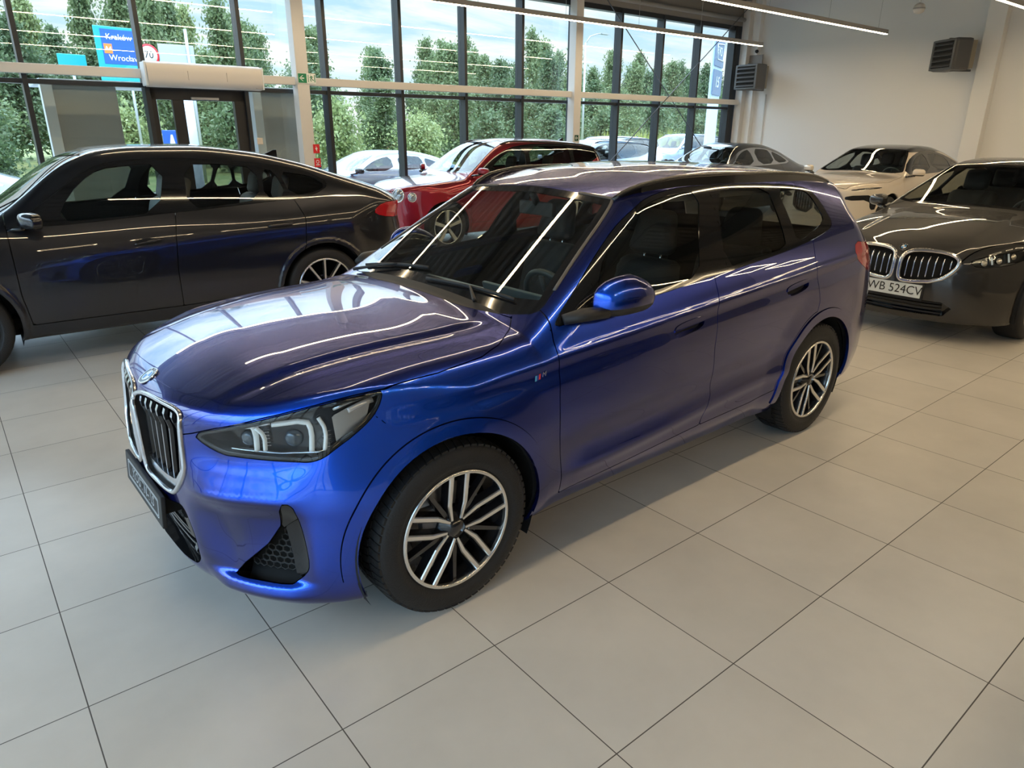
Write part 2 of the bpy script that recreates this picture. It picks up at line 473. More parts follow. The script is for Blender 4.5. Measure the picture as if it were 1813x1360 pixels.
# ---------------------------------------------------------------- hall
def tile_floor_mat():
    m = bpy.data.materials.new('porcelain floor tiles'); m.use_nodes = True; t = m.node_tree; b = t.nodes['Principled BSDF']
    L = t.links.new
    tc = t.nodes.new('ShaderNodeTexCoord')
    br = t.nodes.new('ShaderNodeTexBrick'); br.offset = 0; br.squash = 1
    br.inputs['Color1'].default_value = (.60, .555, .49, 1); br.inputs['Color2'].default_value = (.65, .605, .54, 1); br.inputs['Mortar'].default_value = (.09, .075, .06, 1)
    br.inputs['Scale'].default_value = 1; br.inputs['Mortar Size'].default_value = .0021; br.inputs['Mortar Smooth'].default_value = .1; br.inputs['Bias'].default_value = 0
    br.inputs['Brick Width'].default_value = .60727; br.inputs['Row Height'].default_value = .60727
    L(tc.outputs['Object'], br.inputs['Vector'])
    n = t.nodes.new('ShaderNodeTexNoise'); n.inputs['Scale'].default_value = 1.6; n.inputs['Detail'].default_value = 5; n.inputs['Roughness'].default_value = .6; L(tc.outputs['Object'], n.inputs['Vector'])
    r = t.nodes.new('ShaderNodeMapRange'); r.inputs[1].default_value = .3; r.inputs[2].default_value = .7; r.inputs[3].default_value = .90; r.inputs[4].default_value = 1.06; L(n.outputs['Fac'], r.inputs[0])
    mx = t.nodes.new('ShaderNodeVectorMath'); mx.operation = 'SCALE'; L(br.outputs['Color'], mx.inputs[0]); L(r.outputs[0], mx.inputs['Scale'])
    L(mx.outputs[0], b.inputs['Base Color'])
    rr = t.nodes.new('ShaderNodeMapRange'); rr.inputs[3].default_value = .34; rr.inputs[4].default_value = .7; L(br.outputs['Fac'], rr.inputs[0]); L(rr.outputs[0], b.inputs['Roughness'])
    bu = t.nodes.new('ShaderNodeBump'); bu.inputs['Strength'].default_value = .35; bu.inputs['Distance'].default_value = .002; bu.invert = True; L(br.outputs['Fac'], bu.inputs['Height']); L(bu.outputs[0], b.inputs['Normal'])
    return m

X0, X1, Y0, Y1, ZC = -16.1, 5.3, -8.86, 9.5, 5.3     # inside faces of the hall, in its own turned frame
WHITE = mat('white wall paint', (.82, .82, .82), .75)
BEAM = mat('white steel paint', (.66, .64, .62), .5); FRAME = mat('anthracite window frame', (.030, .034, .040), .35, .3)
PANE = glass('hall glazing', (.93, .965, .95), 1.5)
def rstruct(mb, name, m, **k):
    o = struct(mb.build(name, m, **k)); o.rotation_euler = (0, 0, ROOM_YAW); return o

def build_room():
    b = MB(); b.add([(X0 - .2, Y0 - .1, 0), (X1 + .2, Y0 - .1, 0), (X1 + .2, Y1, 0), (X0 - .2, Y1, 0)], [(0, 1, 2, 3)])
    # the tile grid starts at a measured crossing beside the car
    ox, oy = 0.0414 * math.cos(-ROOM_YAW) - 1.16185 * math.sin(-ROOM_YAW), 0.0414 * math.sin(-ROOM_YAW) + 1.16185 * math.cos(-ROOM_YAW)
    b.v = [(x - ox, y - oy, z) for x, y, z in b.v]
    f = rstruct(b, 'floor', tile_floor_mat()); f.location = rm(ox, oy)
    b = MB(); b.box((X0 - .25, Y0 - .2, 0), (X0, Y1, ZC + .4)); rstruct(b, 'wall_back', WHITE)
    b = MB(); b.box((X0 - .25, Y1, 0), (X1 + .2, Y1 + .2, ZC + .4)); rstruct(b, 'wall_right', mat('grey interior wall', (.16, .16, .17), .7))
    # ---- glazed front: mullions every 1.41 m, posts every 6.06 m, a transom at 2.4 m, lintel at 4.25 m
    XS = [5.27, 4.24, 2.82, 1.42, .0, -1.46, -2.88, -4.26, -5.68, -7.08, -8.48, -9.92, -11.33, -12.75, -14.15, -15.57]
    yg = Y0 - .14          # glass plane
    wi = 0
    for a, c in zip(XS[:-1], XS[1:]):
        door = abs(a + 1.46) < .01
        for z0, z1 in ((2.40, 4.22), (.06, 2.34)):
            if door and z0 < 1: continue
            wi += 1; b = MB(); b.box((c + .03, yg - .004, z0), (a - .03, yg + .004, z1)); rstruct(b, 'window_%d' % wi, PANE)
    ti = 0
    def trim(lo, hi, m):
        nonlocal ti; ti += 1; b = MB(); b.box(lo, hi); return rstruct(b, 'trim_%d' % ti, m, bevel=.004)
    for x in XS: trim((x - .03, yg - .08, 0), (x + .03, Y0 - .005, 4.30), FRAME)
    for z0, z1 in ((2.34, 2.40), (4.22, 4.32), (0, .06)): trim((X0 + .25, yg - .05, z0), (XS[0], Y0 - .03, z1), FRAME)
    trim((XS[-1] - .28, yg - .10, 0), (XS[-1] - .03, Y0 + .0, 4.32), FRAME)
    b = MB(); b.box((X0 - .25, Y0 - .25, 4.32), (X1 + .2, Y0 + .02, ZC + .4)); rstruct(b, 'wall_front_upper', mat('grey lintel panel', (.22, .21, .20), .7))
    b = MB(); b.tube([(X0 + .2, Y0 + .07, 4.46), (X1, Y0 + .07, 4.46)], .05, 10); rstruct(b, 'trim_90', mat('grey pipe', (.34, .33, .32), .5))
    # steel: posts inside the glass and a rail between them
    for i, x in enumerate((2.34, -3.72, -9.80, -15.86)):
        b = MB(); b.box((x - .10, Y0 + .03, 0), (x + .10, Y0 + .23, ZC)); rstruct(b, 'column_%d' % (i + 1), BEAM, bevel=.006)
    b = MB(); b.box((X0, Y0 + .05, 2.455), (X1, Y0 + .15, 2.575)); rstruct(b, 'beam_rail', BEAM, bevel=.008)
    # cross bracing of thin rods in the last bay
    for i, (p, q) in enumerate((((-9.95, Y0 + .14, 4.95), (-15.70, Y0 + .14, .35)), ((-15.75, Y0 + .18, 4.75), (-9.90, Y0 + .18, .35)))):
        b = MB(); b.tube([p, q], .011, 6); rstruct(b, 'beam_brace_%d' % i, mat('steel rod', (.12, .13, .15), .4, .8))
    # pilasters and return on the end wall
    b = MB(); b.box((X0 - .02, Y0 + .02, 0), (X0 + .16, Y0 + .42, ZC)); rstruct(b, 'pillar_corner', WHITE, bevel=.004)
    b = MB(); b.box((X0 - .02, -3.26, 0), (X0 + .22, -2.92, ZC)); rstruct(b, 'pillar_wall', WHITE, bevel=.006)
    b = MB(); b.box((X0 - .02, 2.92, 0), (X0 + .22, 3.26, ZC)); rstruct(b, 'pillar_wall_far', WHITE, bevel=.006)
    # end glazing ahead of the cars
    wi = 60; YS = list(np.arange(Y0 + .1, Y1 + .1, 1.5))
    for a, c in zip(YS[:-1], YS[1:]):
        for z0, z1 in ((2.40, 4.22), (.06, 2.34)):
            wi += 1; b = MB(); b.box((X1 + .096, a + .03, z0), (X1 + .104, c - .03, z1)); rstruct(b, 'window_%d' % wi, PANE)
    for y in YS: trim((X1 + .02, y - .03, 0), (X1 + .18, y + .03, 4.3), FRAME)
    for z0, z1 in ((2.34, 2.40), (4.22, 4.32), (0, .06)): trim((X1 + .04, Y0, z0), (X1 + .16, YS[-1], z1), FRAME)
    b = MB(); b.box((X1, Y0 - .2, 4.32), (X1 + .25, Y1, ZC + .4)); rstruct(b, 'wall_left_upper', mat('grey lintel panel'))
    # roof: trapezoidal sheet on dark steel beams
    b = MB(); n = int((Y1 - Y0) / .28) + 1; v = []; prof = [(0, 0), (.10, 0), (.14, .09), (.24, .09), (.28, 0)]
    pts = [(Y0 - .2 + i * .28 + u, ZC + w) for i in range(n) for u, w in prof[:-1]]
    for y, z in pts: v += [(X0 - .2, y, z), (X1 + .2, y, z)]
    b.add(v, [(2 * i, 2 * i + 1, 2 * i + 3, 2 * i + 2) for i in range(len(pts) - 1)]); b.box((X0 - .25, Y0 - .25, ZC + .12), (X1 + .25, Y1 + .2, ZC + .3))
    rstruct(b, 'ceiling', mat('pale roof sheet', (.26, .26, .26), .6))
    for i, x in enumerate((2.34, -3.72, -9.80, -15.6)):
        b = MB()
        for lo, hi in (((x - .11, Y0, ZC - .42), (x + .11, Y1, ZC - .40)), ((x - .11, Y0, ZC - .02), (x + .11, Y1, ZC)), ((x - .012, Y0, ZC - .40), (x + .012, Y1, ZC - .02))): b.box(lo, hi)
        rstruct(b, 'beam_roof_%d' % i, mat('dark steel beam', (.10, .105, .11), .5))
    for i, y in enumerate((Y0 + 1.6, Y0 + 4.6, Y0 + 7.6, Y0 + 10.2, Y0 + 13.2, Y0 + 16.2)):
        b = MB(); b.box((X0, y - .04, ZC - .16), (X1, y + .04, ZC - .004)); rstruct(b, 'beam_purlin_%d' % i, mat('dark steel beam'))
    return f
build_room()

# ---------------------------------------------------------------- things fixed to the hall
def rthing(name, label, cat, x, y, z, rz=0, group=None):
    return thing(name, label, cat, rm(x, y, z), ROOM_YAW + rz, group)

WARM = (1.0, .77, .47)
LED = lamp_mat('warm led diffuser', WARM, 53.0)
LAMPM = mat('lamp housing grey', (.45, .43, .41), .45, .4)
lamp_labels = {-7.62: 'long suspended linear lamp nearest to the window wall', -4.72: 'long suspended linear lamp in the middle, above the white limousine', -1.80: 'suspended linear lamp at the top right corner'}
for y in (-7.62, -4.72, -1.80, 1.12):
    t = rthing('linear_lamp', lamp_labels.get(y, 'long suspended linear lamp above the camera, row %s from the window wall' % {1.12: 'four', 4.04: 'five', 6.96: 'six'}.get(y)), 'lamp', 0, y, 3.7, 0, 'suspended linear lamps')
    xa, xb = (-14.85, {-7.62: .6, -4.72: .0, -1.80: .0, 1.12: 1.5}[y])
    b = MB(); b.box((xa, -.032, .008), (xb, .032, .085)); b.build('lamp_housing', LAMPM, t)
    b = MB(); b.box((xa + .01, -.026, 0), (xb - .01, .026, .008)); b.build('diffuser', LED, t)
    for x in np.arange(xa + .4, xb, 2.0):
        b = MB(); b.tube([(x, 0, .085), (x, 0, ZC - 3.7 - .005)], .003, 5); b.build('suspension_wire', mat('steel wire', (.4, .4, .4), .3, .9), t)
for i, x in enumerate(np.arange(-13.4, 1.5, 1.75)):
    t = rthing('frame_lamp', 'small rectangular frame pendant lamp over the far aisle, %s from the end wall' % ('first', 'second', 'third', 'fourth', 'fifth', 'sixth', 'seventh', 'eighth', 'ninth')[i], 'lamp', x, 6.6, 3.5, 0, 'rectangular frame pendants')
    b = MB(); c = MB()
    for lo, hi in (((-.55, -.40), (.55, -.35)), ((-.55, .35), (.55, .40)), ((-.55, -.35), (-.50, .35)), ((.50, -.35), (.55, .35))):
        b.box((*lo, .012), (*hi, .07)); c.box((*lo, 0), (*hi, .012))
    b.build('lamp_housing', LAMPM, t); c.build('diffuser', LED, t)
    for sx in (-.52, .52):
        for sy in (-.37, .37): b = MB(); b.tube([(sx, sy, .07), (sx, sy, ZC - 3.5 - .005)], .003, 5); b.build('suspension_wire', mat('steel wire'), t)

# entrance door in the second bay, air curtain above it
DARK = mat('black door frame', (.012, .012, .014), .4)
t = struct(bpy.data.objects.new('door_1', None)); COL.objects.link(t); t.location = rm(-2.17, Y0 - .10); t.rotation_euler = (0, 0, ROOM_YAW)
for nm, lo, hi in (('door_jamb', (.60, -.06, 0), (.71, .04, 2.32)), ('door_jamb', (-.71, -.06, 0), (-.52, .04, 2.32)), ('door_head', (-.71, -.06, 2.19), (.71, .04, 2.36)), ('door_stile', (.22, -.05, .06), (.38, .03, 2.19)), ('door_rail', (-.52, -.05, .0), (.60, .03, .14))):
    b = MB(); b.box(lo, hi); b.build(nm, DARK, t, bevel=.004)
for lo, hi in (((.38, -.014, .14), (.60, -.006, 2.19)), ((-.52, -.014, .14), (.22, -.006, 2.19))): b = MB(); b.box(lo, hi); b.build('door_pane', PANE, t)
b = MB(); b.box((-.28, .04, 2.20), (.12, .085, 2.235)); b.build('door_closer', mat('lamp housing grey'), t, bevel=.006)
t = rthing('air_curtain', 'long rounded white air curtain unit above the entrance door', 'heater', -2.20, Y0 + .12, 2.34)
P = [(-.0, 0), (.20, 0), (.255, .05), (.27, .12), (.26, .25), (.20, .33), (0, .34)]
b = MB(); q = chaikin(P, 2, True); b.prism([(x, z) for x, z in q], (-.80, .02, 0), (0, 1, 0), (0, 0, 1), (1.60, 0, 0)); b.build('housing', mat('warm white casing', (.60, .57, .55), .45), t, auto=.6)
b = MB()
for x in (-.27, .27): b.box((x - .002, .262, .10), (x + .002, .291, .22))
b.build('panel_joint', mat('casing joint', (.3, .28, .27), .6), t)
for x in (-.83, .80): b = MB(); b.box((x, .03, .01), (x + .03, .26, .32)); b.build('end_cap', mat('pale end cap', (.72, .76, .80), .4), t, bevel=.012)
b = MB(); b.box((-.79, .291, .02), (-.68, .2925, .03)); b.build('name_strip', mat('casing joint'), t)

# signs on the posts
GRN = mat('safety sign green', (.01, .22, .10), .5); WH = mat('sign white', (.85, .87, .85), .5); RDS = mat('safety sign red', (.70, .02, .03), .5)
t = rthing('exit_sign', 'green emergency exit sign with arrow and running man on the left steel post', 'sign', -3.78, Y0 + .235, 2.48)
b = MB(); b.box((-.15, 0, 0), (.15, .004, .15)); b.box((-.145, .004, .005), (.0, .005, .145), 0); b.mi[0:6] = [1] * 6; b.build('panel', [WH, WH], t)
b = MB(); b.box((.003, .0045, .006), (.144, .0055, .144)); b.build('arrow_field', GRN, t)
b = MB(); b.add([(.115, .0065, .083), (.055, .0065, .083), (.055, .0065, .067), (.115, .0065, .067)], [(0, 1, 2, 3)]); b.add([(.085, .0066, .118), (.070, .0066, .118), (.030 + .1, .0066, .075), (.085 - .015, .0066, .032), (.085, .0066, .032), (.045 + .1, .0066, .075)], [(0, 1, 2, 5), (5, 2, 3, 4)])
for i in range(len(b.v)): b.v[i] = (b.v[i][0] * .9 - .005, b.v[i][1], b.v[i][2])
b.build('arrow', WH, t, fix=False)
b = MB(); run = [((-.07, .115), (-.078, .085)), ((-.078, .085), (-.060, .060)), ((-.060, .060), (-.070, .030)), ((-.078, .085), (-.095, .055)), ((-.095, .055), (-.115, .050)), ((-.073, .105), (-.100, .095)), ((-.073, .105), (-.050, .085))]
for (x0, z0), (x1, z1) in run: b.tube([(x0, .006, z0), (x1, .006, z1)], .0065, 5)
b.tube([(-.066, .006, .128), (-.064, .006, .131)], .009, 8); b.box((-.138, .005, .02), (-.125, .0065, .13)); b.box((-.03, .005, .02), (-.02, .0065, .13)); b.build('running_man', GRN, t)
for z, nm, lb in ((1.42, 'electricity_sign', 'red sign with white lightning bolt on the left steel post'), (1.20, 'hydrant_sign', 'red fire point sign below the lightning bolt sign')):
    t = rthing(nm, lb, 'sign', -3.84, Y0 + .235, z); b = MB(); b.box((-.055, 0, 0), (.055, .004, .14)); b.build('panel', RDS, t); b = MB()
    if z > 1.3: b.add([(.012, .005, .12), (-.022, .005, .065), (-.002, .005, .065), (-.012, .005, .02), (.024, .005, .08), (.004, .005, .08)], [(0, 1, 2, 5), (5, 2, 3, 4)])
    else:
        b.tube([(.024 * math.cos(q), .005, .085 + .024 * math.sin(q)) for q in np.linspace(0, 2 * PI, 16, endpoint=False)], .005, 5, closed=True); b.box((-.03, .004, .03), (.03, .0052, .045))
    b.build('pictogram', WH, t, fix=False)
t = rthing('arrow_sign', 'small dark green arrow sign low on the right steel post', 'sign', -9.80, Y0 + .235, 1.585); b = MB(); b.box((-.055, 0, 0), (.055, .004, .12)); b.build('panel', mat('dark green sign', (.01, .07, .04), .5), t)
b = MB(); b.add([(.035, .005, .068), (-.01, .005, .068), (-.01, .005, .052), (.035, .005, .052)], [(0, 1, 2, 3)]); b.add([(.0, .0052, .095), (-.014, .0052, .095), (-.040, .0052, .06), (-.014, .0052, .025), (.0, .0052, .025), (-.024, .0052, .06)], [(0, 1, 2, 5), (5, 2, 3, 4)])
for i in range(len(b.v)): b.v[i] = (-b.v[i][0], b.v[i][1], b.v[i][2])
b.build('arrow', WH, t, fix=False)
t = tag(MB() and (lambda b: (b.box((-.045, -.01, 0), (.045, .012, .10)), b.build('wall_switch', mat('beige switch', (.62, .55, .48), .5), bevel=.006))[1])(MB()), 'small beige switch box beside the entrance door frame', 'switch', None, rm(-2.995, Y0 + .012, 1.56), ROOM_YAW)

# unit heaters on the end wall
HGR = mat('heater grey', (.075, .078, .085), .45); HLT = mat('heater light side', (.42, .42, .45), .4, .5)
def heater(label, x, y, z, yaw, bracket):
    t = rthing('wall_heater', label, 'heater', x, y, z, yaw, 'unit heaters on the end wall')
    b = MB(); b.box((-.20, -.33, -.30), (.17, .33, .30)); b.build('casing', HGR, t, bevel=.05)
    b = MB()
    for s_ in (-1, 1): b.box((.16, s_ * .30 - .03, -.28), (.20, s_ * .30 + .03, .28)); b.box((.16, -.30, s_ * .265 - .02), (.20, .30, s_ * .265 + .02))
    b.build('outlet_frame', HGR, t, bevel=.01)
    b = MB(); b.box((.150, -.27, -.25), (.172, .27, .25)); b.build('outlet', mat('dark cavity'), t)
    for i in range(5): b = MB(); b.bar((.19, -.27, -.20 + i * .10), (.19, .27, -.20 + i * .10), .075, .012, (.6, 0, .8)); b.build('louvre', HGR, t)
    b = MB(); b.box((-.34, -.25, -.26), (-.20, .25, .26)); b.build('coil', mat('heater coil', (.30, .27, .22), .4, .7), t)
    for s_ in (-1, 1): b = MB(); b.box((-.42, -.10 * s_ - .02, .27 if s_ > 0 else -.31), (.02, -.10 * s_ + .02, .33 if s_ > 0 else -.27)); b.build('bracket', HGR, t)
    return t
heater('dark grey louvred unit heater in the corner beside the windows', X0 + .66, -8.22, 3.08, -.10, True)
b = MB(); b.box((0, -.30, -.38), (.02, .30, .40)); tag(b.build('mounting_plate', mat('grey board', (.22, .20, .19), .6)), 'grey mounting board behind the corner wall heater', 'board', None, rm(X0 + .165, -8.55, 3.24), ROOM_YAW)
heater('dark grey louvred unit heater high on the end wall by the pilaster', X0 + .56, -3.66, 3.28, -.55, True)
b = MB(); b.lathe([(.0, .09), (.05, .085), (.085, .06), (.10, .02), (.102, 0), (.10, -.02), (.085, -.06), (.05, -.085), (0, -.09)], 24, 'z'); b.tube([(0, 0, .085), (0, 0, .14)], .02, 8)
t = rthing('ball_speaker', 'small white ball hanging from the ceiling near the end wall', 'speaker', -13.9, -3.75, 3.98); b.build('ball', mat('white plastic', (.62, .61, .60), .5), t)
b = MB(); b.tube([(0, 0, .13), (0, 0, ZC - 3.98 - .005)], .006, 6); b.build('suspension_cord', mat('white plastic'), t); b = MB(); b.lathe([(.103, -.012), (.106, 0), (.103, .012)], 24, 'z'); b.build('band', mat('grey band', (.35, .35, .36), .4), t)
b = MB(); b.lathe([(0, .05), (.035, .04), (.045, 0), (.03, -.03), (0, -.035)], 14, 'x'); tag(b.build('security_camera', mat('black plastic', (.018, .018, .019), .55)), 'tiny black camera on the end wall above the corner heater', 'camera', None, rm(X0 + .20, -8.42, 3.72), ROOM_YAW)
b = MB(); b.tube([(0, 0, 0), (0, 0, 2.7)], .014, 8); tag(b.build('wall_pipe', mat('white pipe', (.70, .70, .69), .5)), 'thin white pipe running down the end wall from the corner heater', 'pipe', None, rm(X0 + .03, -8.12, 0), ROOM_YAW)
# ---------------------------------------------------------------- car bodies as smooth implicit solids
class Body:
    """x forward (front axle at 0), |y| half width, z up.  F < 0 inside."""
    def __init__(s, zc, crown, rails, xf, pf, xr, pr, zb, ktop=.09, kroof=.07, kfront=.07, kside=.10, arches=(), ex_side=None, ex_top=None, ex_front=None, zroof=1.2, ksm=.03):
        s.zc = smooth_table(pch(zc, 3000), ksm); s.sl = np.gradient(s.zc[1], s.zc[0])
        s.crown = pch(crown)
        s.rz = [spl(z) if len(z) > 1 else (np.array([0., 1]), np.array([z[0][1]] * 2)) for z, y in rails]
        s.ry = [pch(y) for z, y in rails]
        s.xf = smooth_table(pch(xf), .03); s.pf = [(z, pch(t)) for z, t in pf]
        s.xr = smooth_table(pch(xr), .03); s.pr = pch(pr)
        s.zb = pch(zb); s.kt, s.kr, s.kf, s.ks = ktop, kroof, kfront, kside
        s.arches = arches; s.ex_side, s.ex_top, s.ex_front, s.zroof = ex_side, ex_top, ex_front, zroof
    def Y(s, x, z):
        Zk = np.stack([ev(t, x) for t in s.rz]); Yk = np.stack([ev(t, x) for t in s.ry])
        h = np.diff(Zk, axis=0); dl = np.diff(Yk, axis=0) / h
        m = np.empty_like(Yk); m[0] = dl[0]; m[-1] = dl[-1]
        m[1:-1] = (dl[:-1] * h[1:] + dl[1:] * h[:-1]) / (h[1:] + h[:-1])
        out = Yk[0] + (z - Zk[0]) * m[0]
        out = np.where(z > Zk[-1], Yk[-1] + (z - Zk[-1]) * m[-1], out)
        for k in range(len(Zk) - 1):
            t = (z - Zk[k]) / h[k]; w = (t >= 0) & (t <= 1); t = np.clip(t, 0, 1)
            v = (Yk[k] * (1 + 2 * t) * (1 - t) ** 2 + h[k] * m[k] * t * (1 - t) ** 2
                 + Yk[k + 1] * t * t * (3 - 2 * t) + h[k] * m[k + 1] * t * t * (t - 1))
            out = np.where(w, v, out)
        for cx, cz, r0, r1, amt in s.arches:
            r = np.hypot(x - cx, z - cz)
            out = out + amt * (1 - sst(r0, r1, r))
        if s.ex_side: out = out + s.ex_side(x, z)
        return out
    def Z(s, x, y):
        z = ev(s.zc, x) - ev(s.crown, x) * (np.abs(y) / .8) ** 2.3
        if s.ex_top: z = z + s.ex_top(x, y)
        return z
    def Xf(s, y, z):
        zs = [a for a, _ in s.pf]; P = [ev(t, y) for _, t in s.pf]
        d = P[0].copy() if hasattr(P[0], 'copy') else P[0]
        for i in range(len(zs) - 1):
            w = sst(zs[i], zs[i + 1], z); d = d * (1 - w) + P[i + 1] * w
        x = ev(s.xf, z) - d
        if s.ex_front: x = x + s.ex_front(y, z)
        return x
    def __call__(s, p):
        x, y, z = p[:, 0], np.abs(p[:, 1]), p[:, 2]
        a = y - s.Y(x, z)
        sl = np.interp(x, s.zc[0], s.sl)
        b = (z - s.Z(x, y)) / np.sqrt(1 + sl * sl)
        kk = s.kt + (s.kr - s.kt) * sst(s.zroof - .15, s.zroof + .15, z)
        f = smax(a, b, kk)
        c = (x - s.Xf(y, z)) * .8
        kf = s.kf
        f = np.where(x > -.6, smax(f, c, kf), f)
        d = (ev(s.xr, z) - ev(s.pr, y) * -1 - x)
        f = np.where(x < -1.5, smax(f, d, s.ks), f)
        e = ev(s.zb, x) - z
        return smax(f, e, .03)

def raycast(F, O, D, t0, t1, n=400):
    t = np.linspace(t0, t1, n); P = O + t[:, None] * D; f = F(P)
    k = np.argmax(f < 0)
    if f[k] >= 0: return None, f.min()
    if k == 0: return P[0], f.min()
    a, b = t[k - 1], t[k]
    for _ in range(30):
        m = .5 * (a + b)
        if F((O + m * D)[None])[0] < 0: b = m
        else: a = m
    return O + b * D, f.min()
# the blue compact SUV
def x1_side(x, z):
    d = 0
    # shoulder crease running above the door handles
    zc = .900 - .0575 * np.minimum(x, .3)
    s = z - zc; m = sst(.55, .1, x)
    d = d + m * (.0045 * np.exp(-(s / .022) ** 2) - .005 * np.exp(-((s + .055) / .035) ** 2))
    # sculpted lower door: light catcher rising to the rear arch
    zl = .40 + .09 * sst(-.7, -2.2, x); w = sst(-.45, -.75, x) * sst(-2.55, -2.2, x)
    t = z - zl
    d = d + w * (.010 * np.exp(-(t / .035) ** 2) - .012 * np.exp(-((t - .11) / .06) ** 2))
    return d

def x1_top(x, y):
    # raised centre of the bonnet between two creases
    yc = .47 + .10 * sst(.75, -.3, x)
    w = sst(.80, .55, x) * sst(-.42, -.25, x)
    return w * (.017 * sst(.05, -.02, y - yc) - .006) + .004 * w * np.exp(-((y - yc - .075) / .04) ** 2)

_bf = pch([(0, 0), (.10, -.02), (.19, .016), (.222, .030), (.255, .014), (.285, -.030), (.40, -.046), (.52, -.028), (.580, .004), (.606, .016), (.630, .006), (.68, -.016), (.735, -.034), (.79, -.024), (.87, 0), (1.3, 0)])
def x1_front(y, z):
    # under the lamps: a catcher surface down to a crisp ridge, a hollow panel, then the lip of the chin
    w = sst(.38, .52, y) * sst(.79, .71, y)
    return ev(_bf, z) * w + .012 * sst(.30, .23, z) * sst(.5, .3, y)

HERO = Body(
    zc=[(-4, 1.43), (-3.6, 1.47), (-3.42, 1.495), (-3.0, 1.56), (-2.5, 1.603), (-2.0, 1.617), (-1.6, 1.595), (-1.38, 1.560), (-1.28, 1.5395), (-1.198, 1.5165), (-1.186, 1.5125), (-1.174, 1.5060), (-1.0, 1.4105), (-.8, 1.2985), (-.6, 1.1850), (-.455, 1.1020), (-.43, 1.0880),
        (-.415, 1.0795), (-.2, 1.058), (.1, 1.040), (.4, 1.005), (.62, .955), (.76, .915), (.83, .88), (.95, .80)],
    crown=[(-4, .12), (-3.4, .085), (-2, .07), (-1.3, .066), (-1.15, .072), (-.50, .072), (-.36, .055), (.3, .045), (.8, .05)],
    rails=[([(0, .18)], [(-4, .80), (-2.7, .835), (-2.1, .80), (-.7, .80), (-.2, .835), (.9, .82)]),
           ([(0, .34)], [(-4, .85), (-2.7, .885), (-1.3, .872), (0, .882), (.4, .875), (.9, .85)]),
           ([(0, .52)], [(-4, .88), (-2.7, .903), (-1.3, .898), (0, .898), (.4, .892), (.9, .87)]),
           ([(0, .72)], [(-4, .88), (-2.7, .905), (-1.3, .905), (-.2, .903), (.4, .893), (.9, .87)]),
           ([(-4, 1.075), (-2.7, 1.045), (-1.3, .965), (0, .90), (.9, .86)], [(-4, .83), (-3.4, .87), (-2.7, .882), (-1.3, .889), (-.4, .884), (.1, .875), (.9, .84)]),
           ([(-4, 1.235), (-2.7, 1.19), (-1.5, 1.105), (-.5, 1.045), (-.2,1.045), (.9, 1.0)], [(-4, .75), (-3.4, .80), (-2.7, .825), (-1.3, .849), (-.5, .846), (0, .825), (.9, .79)]),
           ([(-4, 1.54), (.9, 1.54)], [(-4, .50), (-3.4, .55), (-2.7, .600), (-1.3, .622), (-.4, .63), (.9, .60)]),
           ([(-4, 1.75), (.9, 1.75)], [(-4, .34), (-2.7, .45), (-1.3, .47), (.9, .46)])],
    xf=[(0, .72), (.16, .77), (.22, .81), (.35, .842), (.5, .852), (.7, .857), (.80, .855), (.87, .85), (.93, .84), (1.1, .80)],
    pf=[(.15, [(0, 0), (.2, .008), (.4, .045), (.55, .105), (.65, .165), (.75, .26), (.82, .37), (.88, .58), (.95, 1.0)]),
        (.55, [(0, 0), (.2, .006), (.4, .040), (.55, .11), (.65, .19), (.75, .29), (.82, .39), (.87, .50), (.90, .62), (.95, 1.0)]),
        (.95, [(0, 0), (.2, .012), (.4, .065), (.55, .145), (.65, .235), (.75, .40), (.82, .58), (.88, .85), (.95, 1.3)])],
    xr=[(0, -3.45), (.25, -3.56), (.45, -3.635), (.7, -3.64), (.95, -3.60), (1.05, -3.565), (1.2, -3.45), (1.36, -3.345), (1.43, -3.355), (1.5, -3.41), (1.7,-3.41)],
    pr=[(0, 0), (.3, .01), (.5, .035), (.65, .08), (.75, .13), (.82, .19), (.88, .32), (.95, .65)],
    zb=[(-4, .30), (-3.3, .26), (-2.9, .23), (-2.2, .215), (-.5, .215), (.3, .17), (.9, .165)],
    ktop=.095, kroof=.10, kfront=.06, kside=.14,
    arches=((0, .345, .40, .62, .016), (-2.692, .345, .40, .62, .013)),
    ksm=.012, ex_side=x1_side, ex_top=x1_top, ex_front=x1_front)
